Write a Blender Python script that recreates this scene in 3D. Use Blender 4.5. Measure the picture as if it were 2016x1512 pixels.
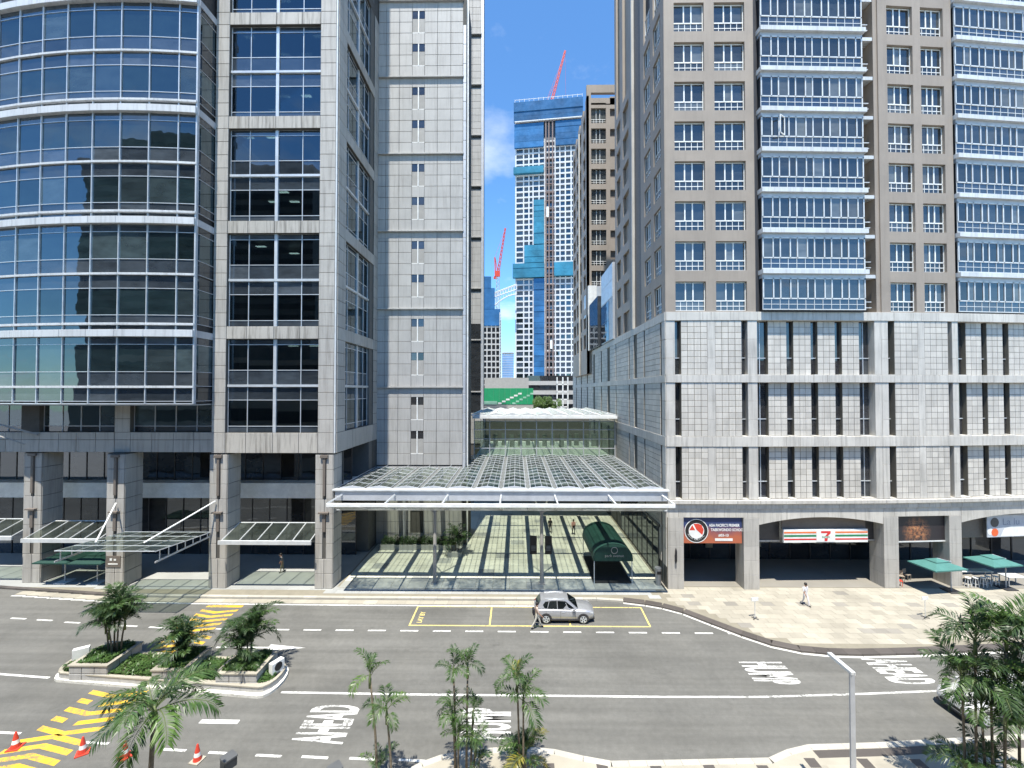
import bpy, bmesh, math, random
from mathutils import Matrix, Vector
R = math.radians
random.seed(7)
SC = bpy.context.scene
COL = SC.collection
for o in list(bpy.data.objects): bpy.data.objects.remove(o)

# ---------------------------------------------------------------- camera, sky, sun, exposure
cam = bpy.data.objects.new('camera', bpy.data.cameras.new('camera')); COL.objects.link(cam)
cam.location = (0, 0, 17); cam.data.sensor_width = 36; cam.data.lens = 36*830/2016
cam.rotation_euler = (R(91.0), 0, math.atan(9/830)); cam.data.clip_start = .3; cam.data.clip_end = 4000
SC.camera = cam
SUN = Vector((-.042, -.345, 1)).normalized()
EL = math.asin(SUN.z); ROT = math.atan2(SUN.x, SUN.y)
w = bpy.data.worlds.new('World'); SC.world = w; w.use_nodes = True
n = w.node_tree.nodes; l = w.node_tree.links
bg = n['Background']; bg.inputs[1].default_value = .125
SKYOFF = 1.0
sky = n.new('ShaderNodeTexSky'); sky.sky_type = 'NISHITA'; sky.sun_disc = False
sky.sun_elevation = EL; sky.sun_rotation = ROT; sky.air_density = 1.0; sky.dust_density = .0; sky.ozone_density = 6.0
tc = n.new('ShaderNodeTexCoord'); sep = n.new('ShaderNodeSeparateXYZ'); l.new(tc.outputs['Generated'], sep.inputs[0])
def wm(op, a, b=None):
    m = n.new('ShaderNodeMath'); m.operation = op
    for i, x in enumerate((a, b)):
        if x is None: continue
        if isinstance(x, (int, float)): m.inputs[i].default_value = x
        else: l.new(x, m.inputs[i])
    return m.outputs[0]
zz = wm('ADD', wm('MAXIMUM', sep.outputs[2], 0.0), .12)
cmb = n.new('ShaderNodeCombineXYZ'); l.new(wm('DIVIDE', sep.outputs[0], zz), cmb.inputs[0]); l.new(wm('DIVIDE', sep.outputs[1], zz), cmb.inputs[1])
cmb.inputs[2].default_value = SKYOFF
nz = n.new('ShaderNodeTexNoise'); nz.inputs['Scale'].default_value = 1.15; nz.inputs['Detail'].default_value = 7; nz.inputs['Roughness'].default_value = .58
l.new(cmb.outputs[0], nz.inputs['Vector'])
rp = n.new('ShaderNodeValToRGB'); rp.color_ramp.elements[0].position = .55; rp.color_ramp.elements[1].position = .78
l.new(nz.outputs[0], rp.inputs[0])
mx = n.new('ShaderNodeMixRGB'); mx.inputs[2].default_value = (5.6, 5.9, 6.3, 1)
l.new(wm('MULTIPLY', rp.outputs[0], .85), mx.inputs[0]); hs = n.new('ShaderNodeMixRGB'); hs.blend_type = 'MULTIPLY'; hs.inputs[0].default_value = 1; hs.inputs[2].default_value = (.80, 1.11, 1.24, 1); l.new(sky.outputs[0], hs.inputs[1]); l.new(hs.outputs[0], mx.inputs[1]); l.new(mx.outputs[0], bg.inputs[0])
sl = bpy.data.lights.new('sun', 'SUN'); sl.energy = 4.8; sl.angle = R(.53); sl.color = (1, .945, .84)
so = bpy.data.objects.new('sun', sl); COL.objects.link(so); so.rotation_euler = SUN.to_track_quat('Z', 'Y').to_euler(); so.location = (0, -30, 80)
SC.view_settings.view_transform = 'Standard'; SC.view_settings.look = 'None'; SC.view_settings.gamma = 1
SC.view_settings.exposure = .90; SC.view_settings.use_curve_mapping = False
SC.cycles.max_bounces = 6; SC.cycles.transparent_max_bounces = 16; SC.cycles.diffuse_bounces = 2; SC.cycles.glossy_bounces = 2
SC.cycles.caustics_reflective = False; SC.cycles.caustics_refractive = False
SC.cycles.use_denoising = True

# ---------------------------------------------------------------- helpers
T = lambda x, y, z: Matrix.Translation((x, y, z))
I4 = Matrix.Identity(4)
def frame(ox, oy, ang, oz=0): return T(ox, oy, oz) @ Matrix.Rotation(R(ang), 4, 'Z')
WM = {}
def put(name, data, parent=None, M=I4):
    o = bpy.data.objects.new(name, data); COL.objects.link(o)
    if parent is not None:
        o.parent = parent; o.matrix_parent_inverse = WM[parent.name].inverted()
    o.matrix_basis = M; WM[o.name] = M.copy()
    return o
def tag(o, label=None, cat=None, group=None, kind=None):
    if label: o['label'] = label
    if cat: o['category'] = cat
    if group: o['group'] = group
    if kind: o['kind'] = kind
    return o
def thing(name, label, cat, loc=(0, 0, 0), rz=0, group=None):
    return tag(put(name, None, None, T(*loc) @ Matrix.Rotation(rz, 4, 'Z')), label, cat, group)
class MB:
    def __init__(s): s.v = []; s.f = []; s.m = []
    def quad(s, pts, mi=0):
        b = len(s.v); s.v += [tuple(p) for p in pts]; s.f.append(tuple(range(b, b+len(pts)))); s.m.append(mi); return s
    def box(s, x0, y0, z0, x1, y1, z1, mi=0, M=None):
        b = len(s.v)
        P = [(x0, y0, z0), (x1, y0, z0), (x1, y1, z0), (x0, y1, z0), (x0, y0, z1), (x1, y0, z1), (x1, y1, z1), (x0, y1, z1)]
        if M is not None: P = [tuple(M @ Vector(p)) for p in P]
        s.v += P
        for q in ((0, 3, 2, 1), (4, 5, 6, 7), (0, 1, 5, 4), (1, 2, 6, 5), (2, 3, 7, 6), (3, 0, 4, 7)):
            s.f.append(tuple(b+i for i in q)); s.m.append(mi)
        return s
    def prism(s, poly, z0, z1, mi=0, bottom=True):
        b = len(s.v); k = len(poly)
        s.v += [(x, y, z0) for x, y in poly] + [(x, y, z1) for x, y in poly]
        s.f.append(tuple(range(b+k, b+2*k))); s.m.append(mi)
        if bottom: s.f.append(tuple(range(b+k-1, b-1, -1))); s.m.append(mi)
        for i in range(k):
            j = (i+1) % k; s.f.append((b+i, b+j, b+k+j, b+k+i)); s.m.append(mi)
        return s
    def vprism(s, poly, y0, y1, mi=0):          # polygon in xz, extruded along y
        b = len(s.v); k = len(poly)
        s.v += [(x, y0, z) for x, z in poly] + [(x, y1, z) for x, z in poly]
        s.f.append(tuple(range(b, b+k))); s.f.append(tuple(range(b+2*k-1, b+k-1, -1))); s.m += [mi, mi]
        for i in range(k):
            j = (i+1) % k; s.f.append((b+j, b+i, b+k+i, b+k+j)); s.m.append(mi)
        return s
    def tube(s, pts, rads, n=6, mi=0, cap=True):
        pts = [Vector(p) for p in pts]; rings = []
        for i, p in enumerate(pts):
            d = (pts[min(i+1, len(pts)-1)]-pts[max(i-1, 0)]).normalized()
            a = d.cross(Vector((0, 0, 1)) if abs(d.z) < .9 else Vector((1, 0, 0))).normalized(); c = d.cross(a)
            r = rads[i] if isinstance(rads, (list, tuple)) else rads
            rings.append(len(s.v))
            for k in range(n):
                t = 2*math.pi*k/n+.4; s.v.append(tuple(p+a*r*math.cos(t)+c*r*math.sin(t)))
        for i in range(len(pts)-1):
            for k in range(n):
                s.f.append((rings[i]+k, rings[i]+(k+1) % n, rings[i+1]+(k+1) % n, rings[i+1]+k)); s.m.append(mi)
        if cap:
            s.f.append(tuple(rings[0]+k for k in range(n-1, -1, -1))); s.f.append(tuple(rings[-1]+k for k in range(n))); s.m += [mi, mi]
        return s
    def bar(s, p, q, w=.05, mi=0): return s.tube([p, q], w*.707, 4, mi)
    def mesh(s, name, *mats, smooth=False):
        me = bpy.data.meshes.new(name); me.from_pydata(s.v, [], s.f)
        for m in mats: me.materials.append(m)
        if len(mats) > 1: me.polygons.foreach_set('material_index', s.m)
        if smooth: me.polygons.foreach_set('use_smooth', [True]*len(s.f))
        me.update(); return me
    def build(s, name, mats, parent=None, M=I4, smooth=False, kind=None):
        if not isinstance(mats, (list, tuple)): mats = [mats]
        o = put(name, s.mesh(name, *mats, smooth=smooth), parent, M)
        if kind: o['kind'] = kind
        return o
_bc = {}
def boxmesh(name, w, d, h, mat):
    k = (name, round(w, 3), round(d, 3), round(h, 3), mat.name)
    if k not in _bc:
        b = min(.012, w*.1, h*.1, abs(d)*.4)
        m = MB(); v = [(0, d, 0), (w, d, 0), (w, d, h), (0, d, h), (0, b, 0), (w, b, 0), (w, b, h), (0, b, h), (b, 0, b), (w-b, 0, b), (w-b, 0, h-b), (b, 0, h-b)]
        m.v = v; m.f = [(8, 9, 10, 11)] + [(4+i, 4+(i+1) % 4, 8+(i+1) % 4, 8+i) for i in range(4)] + [(i, (i+1) % 4, 4+(i+1) % 4, 4+i) for i in range(4)] + [(3, 2, 1, 0)]
        m.m = [0]*len(m.f); _bc[k] = m.mesh(name, mat)
    return _bc[k]
def piece(name, parent, F, x, y, z, w, d, h, mat): return put(name, boxmesh(name, w, d, h, mat), parent, F @ T(x, y, z))
def panels(parent, F, us, vs, mat, name='stone_panel', y=0, t=.04, g=.018, rest=None, skip=None):
    """one piece per cell of the grid us x vs on the plane y; into the mesh rest when given"""
    for i in range(len(us)-1):
        for j in range(len(vs)-1):
            if skip and skip(us[i], us[i+1], vs[j], vs[j+1]): continue
            a, b, c, d = us[i]+g, us[i+1]-g, vs[j]+g, vs[j+1]-g
            if rest is not None: rest.box(a, y-t, c, b, y+.005, d, 0, F)
            else: piece(name, parent, F, a, y-t, c, b-a, t+.005, d-c, mat)
def lin(a, b, k): return [a+(b-a)*i/k for i in range(k+1)]

# ---------------------------------------------------------------- materials
def newmat(name):
    m = bpy.data.materials.new(name); m.use_nodes = True
    nt = m.node_tree; return m, nt.nodes, nt.links, nt.nodes['Principled BSDF']
class N:
    def __init__(s, nodes, links): s.n = nodes; s.l = links
    def link(s, x, inp):
        if isinstance(x, (int, float)): inp.default_value = x
        elif isinstance(x, (tuple, list)): inp.default_value = tuple(x) if len(x) != 3 or inp.type == 'VECTOR' else (*x, 1)
        else: s.l.new(x, inp)
    def math(s, op, a, b=0.0, c=None):
        m = s.n.new('ShaderNodeMath'); m.operation = op; s.link(a, m.inputs[0]); s.link(b, m.inputs[1])
        if c is not None: s.link(c, m.inputs[2])
        return m.outputs[0]
    def pos(s): return s.n.new('ShaderNodeNewGeometry').outputs['Position']
    def obj(s): return s.n.new('ShaderNodeTexCoord').outputs['Object']
    def vmul(s, v, k):
        m = s.n.new('ShaderNodeVectorMath'); m.operation = 'MULTIPLY'; s.l.new(v, m.inputs[0]); m.inputs[1].default_value = k; return m.outputs[0]
    def noise(s, v, scale, detail=3, rough=.55):
        t = s.n.new('ShaderNodeTexNoise'); s.l.new(v, t.inputs['Vector']); t.inputs['Scale'].default_value = scale
        t.inputs['Detail'].default_value = detail; t.inputs['Roughness'].default_value = rough; return t.outputs[0]
    def rng(s, x, a, b, c, d):
        m = s.n.new('ShaderNodeMapRange'); s.link(x, m.inputs[0])
        for i, k in enumerate((a, b, c, d)): m.inputs[i+1].default_value = k
        return m.outputs[0]
    def rand(s):
        a = s.n.new('ShaderNodeObjectInfo').outputs['Random']; b = s.n.new('ShaderNodeNewGeometry').outputs['Random Per Island']
        return s.math('FRACT', s.math('ADD', s.math('MULTIPLY', a, 7.31), s.math('MULTIPLY', b, 3.17)))
    def mix(s, f, a, b, typ='MIX'):
        m = s.n.new('ShaderNodeMixRGB'); m.blend_type = typ; s.link(f, m.inputs[0]); s.link(a, m.inputs[1]); s.link(b, m.inputs[2]); return m.outputs[0]
    def scale(s, col, k):
        m = s.n.new('ShaderNodeVectorMath'); m.operation = 'SCALE'; s.link(col, m.inputs[0]); s.link(k, m.inputs['Scale']); return m.outputs[0]
    def bump(s, h, strength, dist=.02):
        b = s.n.new('ShaderNodeBump'); b.inputs['Strength'].default_value = strength; b.inputs['Distance'].default_value = dist; s.l.new(h, b.inputs['Height']); return b.outputs[0]
def rgbc(n_, c):
    r = n_.new('ShaderNodeRGB'); r.outputs[0].default_value = (*c, 1); return r.outputs[0]
def stone(name, col, var=.07, streak=.22, speck=.10, rough=.6, patch=.08, tint=None):
    m, nd, lk, b = newmat(name); h = N(nd, lk); p = h.pos()
    k = h.rng(h.rand(), 0, 1, 1-var, 1+var)
    k = h.math('MULTIPLY', k, h.rng(h.noise(p, .45, 4), .3, .7, 1-patch, 1+patch))
    k = h.math('MULTIPLY', k, h.rng(h.noise(p, 42, 2), .3, .7, 1-speck, 1+speck))
    st = h.noise(h.vmul(p, (2.6, 2.6, .16)), 1.6, 4, .65)
    k = h.math('MULTIPLY', k, h.rng(st, .46, .72, 1, 1-streak))
    c = h.scale(rgbc(nd, col), k)
    c = h.mix(h.rng(st, .5, .75, 0, streak*1.3), c, tint or (.14, .125, .10))
    lk.new(c, b.inputs['Base Color']); b.inputs['Roughness'].default_value = rough
    lk.new(h.bump(h.noise(p, 60, 2), .12, .01), b.inputs['Normal'])
    return m
def plain(name, col, rough=.5, metal=0, var=.05, dirt=.12, spec=.5, scale=1.5):
    m, nd, lk, b = newmat(name); h = N(nd, lk); p = h.pos()
    k = h.math('MULTIPLY', h.rng(h.rand(), 0, 1, 1-var, 1+var), h.rng(h.noise(p, scale, 5, .62), .35, .7, 1+dirt*.4, 1-dirt))
    lk.new(h.scale(rgbc(nd, col), k), b.inputs['Base Color'])
    lk.new(h.rng(h.noise(p, scale*4, 3), .3, .7, max(0, rough-.08), min(1, rough+.1)), b.inputs['Roughness'])
    b.inputs['Metallic'].default_value = metal; b.inputs['Specular IOR Level'].default_value = spec
    return m
def glass_coated(name, refl, dark, light, frac=.18, base=.2, wav=.010):
    m, nd, lk, b = newmat(name); h = N(nd, lk); nd.remove(b)
    out = nd['Material Output']; rn = h.rand(); p = h.pos()
    g = nd.new('ShaderNodeBsdfGlossy'); g.inputs['Roughness'].default_value = .015; g.inputs[0].default_value = (*refl, 1)
    d = nd.new('ShaderNodeBsdfDiffuse')
    blind = h.math('GREATER_THAN', rn, 1-frac)
    c = h.mix(blind, h.mix(h.math('FRACT', h.math('MULTIPLY', rn, 5.7)), dark, tuple(x*.45 for x in dark)), h.mix(h.math('FRACT', h.math('MULTIPLY', rn, 13.3)), light, tuple(x*.4 for x in light)))
    lk.new(h.scale(c, h.rng(h.noise(h.vmul(p, (1, 1, 2.2)), .7, 3), .3, .7, .7, 1.3)), d.inputs[0])
    bp = h.bump(h.noise(p, .42, 2), 1.0, wav); lk.new(bp, g.inputs['Normal'])
    fr = nd.new('ShaderNodeFresnel'); fr.inputs[0].default_value = 1.5
    ms = nd.new('ShaderNodeMixShader'); lk.new(h.math('ADD', h.math('MULTIPLY', fr.outputs[0], .9), h.rng(h.math('FRACT', h.math('MULTIPLY', rn, 29.1)), 0, 1, base*.75, base*1.15)), ms.inputs[0])
    lk.new(d.outputs[0], ms.inputs[1]); lk.new(g.outputs[0], ms.inputs[2]); lk.new(ms.outputs[0], out.inputs[0]); return m
def glass_clear(name, tint, refl=(.9, .95, 1), base=.06, rough=.02, dirt=0.0, dcol=(.15, .175, .155)):
    m, nd, lk, b = newmat(name); h = N(nd, lk); nd.remove(b); out = nd['Material Output']
    g = nd.new('ShaderNodeBsdfGlossy'); g.inputs['Roughness'].default_value = rough; g.inputs[0].default_value = (*refl, 1)
    t = nd.new('ShaderNodeBsdfTransparent'); t.inputs[0].default_value = (*tint, 1)
    fr = nd.new('ShaderNodeFresnel'); fr.inputs[0].default_value = 1.5
    ms = nd.new('ShaderNodeMixShader'); lk.new(h.math('ADD', h.math('MULTIPLY', fr.outputs[0], .85), base), ms.inputs[0])
    lk.new(t.outputs[0], ms.inputs[1]); lk.new(g.outputs[0], ms.inputs[2]); last = ms.outputs[0]
    if dirt:
        d = nd.new('ShaderNodeBsdfDiffuse'); d.inputs[0].default_value = (*dcol, 1); m2 = nd.new('ShaderNodeMixShader')
        p = h.pos(); lk.new(h.math('MULTIPLY', h.rng(h.noise(h.vmul(p, (1.2, .6, 1)), 1.3, 5, .7), .35, .75, .2, 1), h.rng(h.rand(), 0, 1, dirt*.6, dirt*1.4)), m2.inputs[0])
        lk.new(last, m2.inputs[1]); lk.new(d.outputs[0], m2.inputs[2]); last = m2.outputs[0]
    lk.new(last, out.inputs[0]); return m
def emit(name, col, s):
    m, nd, lk, b = newmat(name); b.inputs['Base Color'].default_value = (*col, 1); b.inputs['Emission Color'].default_value = (*col, 1); b.inputs['Emission Strength'].default_value = s; return m
def leaf(name, col, col2):
    m, nd, lk, b = newmat(name); h = N(nd, lk); p = h.pos()
    k = h.rng(h.rand(), 0, 1, 0, 1)
    c = h.mix(h.math('MULTIPLY', k, h.rng(h.noise(p, 1.3, 3), .3, .7, .2, 1)), col, col2)
    lk.new(c, b.inputs['Base Color']); b.inputs['Roughness'].default_value = .42; b.inputs['Specular IOR Level'].default_value = .45
    out = nd['Material Output']; tr = nd.new('ShaderNodeBsdfTranslucent'); lk.new(h.scale(c, 1.3), tr.inputs[0])
    ms = nd.new('ShaderNodeMixShader'); ms.inputs[0].default_value = .22; lk.new(b.outputs[0], ms.inputs[1]); lk.new(tr.outputs[0], ms.inputs[2]); lk.new(ms.outputs[0], out.inputs[0])
    return m
def asphalt():
    m, nd, lk, b = newmat('asphalt'); h = N(nd, lk); p = h.pos()
    k = h.rng(h.noise(p, .22, 5, .6), .3, .7, .86, 1.13)
    k = h.math('MULTIPLY', k, h.rng(h.noise(h.vmul(p, (.07, 1.1, 1)), 1.0, 4, .6), .3, .7, .9, 1.1))
    k = h.math('MULTIPLY', k, h.rng(h.noise(p, 3.5, 5, .7), .3, .7, .9, 1.09))
    k = h.math('MULTIPLY', k, h.rng(h.noise(p, 38, 2, .6), .3, .7, .83, 1.17))
    st = h.noise(h.vmul(p, (.5, 1.0, 1)), .55, 6, .75)
    k = h.math('MULTIPLY', k, h.rng(st, .60, .72, 1, .74))
    k = h.math('MULTIPLY', k, h.rng(h.noise(h.vmul(p, (1.0, 1.0, 1)), .16, 2, .4), .52, .54, 1, .94))
    k = h.math('MULTIPLY', k, h.rng(h.noise(h.vmul(p, (.03, 1.9, 1)), 1.0, 3, .5), .35, .65, .92, 1.07))
    lk.new(h.scale(h.mix(h.noise(p, .5, 3), (.130, .1295, .121), (.139, .1365, .124)), k), b.inputs['Base Color'])
    b.inputs['Roughness'].default_value = .82; b.inputs['Specular IOR Level'].default_value = .3
    lk.new(h.bump(h.noise(p, 55, 3), .5, .012), b.inputs['Normal']); return m
def paint(name, col, wear=.5):
    m, nd, lk, b = newmat(name); h = N(nd, lk); p = h.pos()
    wv = h.rng(h.noise(p, 7, 6, .75), wear, wear+.07, 0, 1)
    w2 = h.rng(h.noise(p, .8, 3), .35, .65, 0, .9)
    c = h.mix(h.math('MULTIPLY', wv, w2), h.scale(rgbc(nd, col), h.rng(h.noise(p, 2.2, 4), .3, .7, .82, 1.08)), (.128, .126, .117))
    lk.new(c, b.inputs['Base Color']); b.inputs['Roughness'].default_value = .65; return m
M_ = {}
M_['granite'] = stone('granite', (.41, .395, .365), .05, .20)
M_['granite_band'] = stone('granite_band', (.42, .40, .36), .05, .42)
M_['granite_wing'] = stone('granite_wing', (.405, .40, .385), .045, .12)
M_['joint'] = plain('joint', (.09, .087, .08), .9)
M_['podium_stone'] = stone('podium_stone', (.52, .50, .455), .05, .18, .07, .6, .12)
M_['podium_tile'] = stone('podium_tile', (.52, .495, .445), .10, .10, .07)
M_['podium_joint'] = plain('podium_joint', (.15, .14, .115), .9)
M_['brown_stone'] = stone('brown_stone', (.305, .258, .212), .04, .06, .10)
M_['soffit'] = plain('soffit', (.35, .34, .32), .8)
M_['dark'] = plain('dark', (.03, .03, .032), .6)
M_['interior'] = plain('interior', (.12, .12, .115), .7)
M_['interior_floor'] = plain('interior_floor', (.16, .155, .15), .4)
M_['alu'] = plain('alu', (.62, .66, .69), .38, .35, .05, .15)
M_['alu_white'] = plain('alu_white', (.62, .64, .64), .42, .1, .05, .14)
M_['white'] = plain('white', (.78, .79, .77), .5, 0, .04, .16)
M_['ledge'] = stone('ledge_white', (.56, .585, .60), .05, .14, .05, .5)
M_['cw'] = glass_coated('curtain_glass', (.60, .72, .80), (.016, .030, .033), (.06, .085, .09), .22, .135)
M_['cw_spandrel'] = glass_coated('spandrel_glass', (.66, .77, .86), (.05, .062, .075), (.08, .095, .11), .3, .12)
M_['bay'] = glass_clear('bay_glass', (.26, .34, .36), (.6, .74, .84), .10)
M_['win'] = glass_coated('window_glass', (.76, .80, .82), (.038, .046, .052), (.14, .155, .155), .22, .095)
M_['strip'] = glass_coated('strip_glass', (.72, .78, .84), (.045, .045, .048), (.06, .065, .07), .2, .09)
M_['canopy_glass'] = glass_clear('canopy_glass', (.58, .64, .57), (.8, .92, .88), .03, .05, .26)
M_['frosted'] = glass_clear('frosted_panel', (.55, .60, .62), (.9, .95, 1), .02, .2, 1.0, (.5, .52, .52))
M_['green_glass'] = glass_clear('green_glass', (.60, .67, .62), (.85, 1, .95), .06, .03, .02)
M_['steel'] = plain('steel', (.58, .60, .61), .45, .4)
M_['grey_metal'] = plain('grey_metal', (.47, .49, .52), .5, .3)
M_['gutter'] = plain('gutter', (.15, .16, .155), .7, 0, .05, .3)
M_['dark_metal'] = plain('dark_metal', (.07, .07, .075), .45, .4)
M_['taupe'] = plain('taupe', (.16, .135, .115), .6)
M_['asphalt'] = asphalt()
M_['line'] = paint('line_white', (.74, .74, .71), .50)
M_['line_worn'] = paint('line_white_worn', (.74, .74, .71), .44)
M_['yellow'] = paint('line_yellow', (.76, .45, .03), .455)
M_['yellow_pale'] = paint('line_yellow_pale', (.74, .60, .20), .50)
M_['kerb'] = stone('kerb_stone', (.42, .40, .35), .08, .0, .1)
M_['kerb_black'] = stone('kerb_black', (.085, .075, .068), .15, .0, .12)
M_['kerb_white'] = paint('kerb_white', (.66, .65, .60), .55)
M_['paver'] = stone('paver_cream', (.345, .320, .262), .12, 0, .08, .7, .14)
M_['paver_grey'] = stone('paver_grey', (.25, .235, .205), .10, 0, .08)
M_['paver_light'] = stone('paver_light', (.34, .35, .34), .08, 0, .07, .6, .10)
M_['grout'] = plain('grout', (.24, .22, .17), .9)
M_['tile_floor'] = stone('atrium_tile', (.55, .55, .47), .10, 0, .05, .35, .1)
M_['tile_floor_dark'] = stone('atrium_tile_dark', (.34, .35, .33), .08, 0, .05, .35)
M_['frond'] = leaf('frond_green', (.042, .088, .026), (.10, .175, .042))
M_['frond_dark'] = leaf('frond_dark', (.030, .062, .024), (.062, .11, .036))
M_['frond_bright'] = leaf('frond_bright', (.07, .14, .03), (.16, .25, .055))
M_['frond_yellow'] = leaf('frond_yellow', (.17, .17, .03), (.30, .25, .05))
M_['cover'] = leaf('ground_cover', (.045, .10, .025), (.11, .19, .045))
M_['trunk'] = plain('trunk', (.16, .135, .10), .8, 0, .1, .4, .3, 6)
M_['trunk_green'] = plain('trunk_green', (.13, .17, .07), .6, 0, .1, .3, .3, 5)
M_['soil'] = plain('soil', (.09, .07, .05), .95)
M_['green_cloth'] = plain('green_cloth', (.06, .185, .165), .8)
M_['dark_green'] = plain('dark_green', (.006, .045, .034), .7)
M_['red'] = plain('red', (.62, .06, .035), .5)
M_['orange'] = plain('orange', (.72, .12, .03), .5)
M_['net'] = plain('net_blue', (.025, .125, .29), .8, 0, .22, .35, .3, .12)
M_['net_teal'] = plain('net_teal', (.03, .19, .30), .8, 0, .2, .35, .3, .15)
M_['concrete'] = plain('concrete', (.40, .39, .37), .8)
M_['black'] = plain('black', (.015, .015, .017), .5)
M_['rubber'] = plain('rubber', (.02, .02, .02), .8)
M_['lamp'] = emit('lamp', (1, .93, .8), 2.2)
M_['blind'] = plain('blind', (.30, .31, .30), .7)

# ---------------------------------------------------------------- ground, road, pavements
def sheet(name, poly, z0, z1, mat, kind='structure', parent=None):
    o = MB().prism(poly, z0, z1).build(name, mat, parent)
    if kind: o['kind'] = kind
    return o
tag(MB().quad([(-1500, -300, -.5), (1500, -300, -.5), (1500, 2500, -.5), (-1500, 2500, -.5)]).build('ground', M_['concrete']), kind='structure')
road = sheet('road', [(-90, 12), (90, 12), (90, 37.5), (-90, 37.5)], -.4, 0, M_['asphalt'])
# the far kerb, from left to right, and the bulge of the plaza
KERB = [(-90, 39.6), (-60, 38.2), (-44, 36.05), (-34, 34.95), (-25.5, 34.7), (-13, 34.6), (0, 34.6), (6.5, 34.6), (8.6, 34.35), (10.2, 33.95), (11.4, 33.5), (12.7, 32.7), (14.17, 31.17), (15.6, 29.75), (17.0, 28.6), (18.5, 27.95), (20.3, 27.65), (22.2, 27.6), (25.6, 27.75), (33.3, 28.35), (42, 29.2), (60, 31.5), (90, 36)]
def offs(poly, d):
    out = []
    for i, p in enumerate(poly):
        a = Vector(poly[max(i-1, 0)]); b = Vector(poly[min(i+1, len(poly)-1)]); t = (b-a).normalized(); out.append((p[0]-t.y*d, p[1]+t.x*d))
    return out
def strip(poly, d0, d1, z0, z1, name, mats, parent=None, seg=None):
    a = offs(poly, d0); b = offs(poly, d1); m = MB()
    for i in range(len(poly)-1):
        m.prism([a[i], a[i+1], b[i+1], b[i]], z0, z1)
    return m.build(name, mats, parent)
pave = sheet('pavement', [p for p in offs(KERB, .3)] + [(90, 60), (-90, 60)], -.3, .125, M_['grout'])
for i in range(len(KERB)-1):                                       # kerb stones, cut to one metre
    a, b = Vector(KERB[i]), Vector(KERB[i+1]); L = (b-a).length
    if max(a.x, b.x) < -46 or min(a.x, b.x) > 44: k = 1
    else: k = max(1, round(L/1.1))
    ang = math.atan2((b-a).y, (b-a).x)
    for j in range(k):
        p = a+(b-a)*j/k
        piece('kerb_stone', pave, T(p.x, p.y, 0) @ Matrix.Rotation(ang, 4, 'Z'), .006, 0, -.1, L/k-.012, .58 if a.x > 8 else .3, .245, M_['kerb_black'] if (a.x > 8 or a.x < -43) else M_['kerb'])
    if a.x >= 7:
        piece('gutter_stone', road, T(a.x, a.y, 0) @ Matrix.Rotation(ang, 4, 'Z'), 0, -.2, -.02, L+.05, .19, .028, M_['kerb_white'])
for j in range(44):                                               # pale gutter slabs along the straight kerb
    x = -42+j*1.14
    if x > 5.6: break
    y = next(KERB[q][1]+(x-KERB[q][0])/(KERB[q+1][0]-KERB[q][0])*(KERB[q+1][1]-KERB[q][1]) for q in range(len(KERB)-1) if KERB[q][0] <= x < KERB[q+1][0])
    piece('gutter_slab', road, T(x, y-.72, 0), 0, 0, -.02, 1.125, .62, .03, M_['paver'])
    piece('gutter_line', road, T(x, y-1.0, 0), 0, 0, -.02, 1.14, .14, .034, M_['line'])
# plaza pavers
def inside(x, y):
    for i in range(len(KERB)-1):
        if KERB[i][0] <= x < KERB[i+1][0]:
            t = (x-KERB[i][0])/(KERB[i+1][0]-KERB[i][0]); return y > KERB[i][1]+t*(KERB[i+1][1]-KERB[i][1])+.72
    return False
rest = MB(); rest2 = MB(); cnt = 0
dark_sp = {(k, 8) for k in (1, 3, 8, 11, 13, 15, 17)}
for j in range(14):
    for i in range(40):
        x = 12.2+i*.96+(j % 2)*.48; y = 28.1+j*.62
        if not (inside(x, y) and inside(x+.96, y) and inside(x, y+.3)): continue
        grey = (j == 9 and i % 3 == 1) or (11 < i < 15 and j == 3) or random.random() < .012
        if y < 36.2 and x < 40 and cnt < 290:
            cnt += 1; piece('paver', pave, T(x, y, .11), .008, .008, 0, .944, .604, .024+random.uniform(-.003, .003), M_['paver_grey'] if grey else M_['paver'])
        else: rest.box(x+.008, y+.008, .11, x+.952, y+.612, .134)
rest.build('paver', M_['paver'], pave, kind='stuff')
rest = MB()
for i in range(60):                                               # pavement in front of the canopy and the office tower
    for j in range(3):
        x = -46+i*.98+(j % 2)*.4; y = 34.75+j*.6
        if -46 < x < 12 and y > 34.3 and x < 11.2 and inside(x, y): rest.box(x, y, .11, x+.965, y+.585, .132)
rest.build('paving_slab', M_['paver_light'], pave, kind='stuff')
# atrium floor
fl = sheet('floor', [(-15.3, 36.3), (12.6, 36.3), (12.6, 76), (-15.3, 76)], -.2, .138, M_['grout'])
rest = MB(); cnt = 0
for j in range(22):
    for i in range(19):
        x = -15.3+i*1.468; y = 36.35+j*1.3
        if y > 46 and x < -6.5: continue
        dk = (i*7+j*5) % 11 == 0
        if y < 58 and cnt < 290: cnt += 1; piece('tile', fl, T(x, y, .12), .01, .01, 0, 1.448, 1.28, .03, M_['tile_floor_dark'] if dk else M_['tile_floor'])
        else: rest.box(x+.01, y+.01, .12, x+1.458, y+1.29, .15)
rest.build('tile', M_['tile_floor'], fl, kind='stuff')
sheet('arcade_floor', [(-60, 36.2), (-15.5, 36.2), (-15.5, 46), (-60, 46)], -.2, .140, M_['paver_light'])
sheet('shop_floor', [(12.7, 36.9), (60, 36.9), (60, 48), (12.7, 48)], -.2, .141, M_['paver_grey'])
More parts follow.
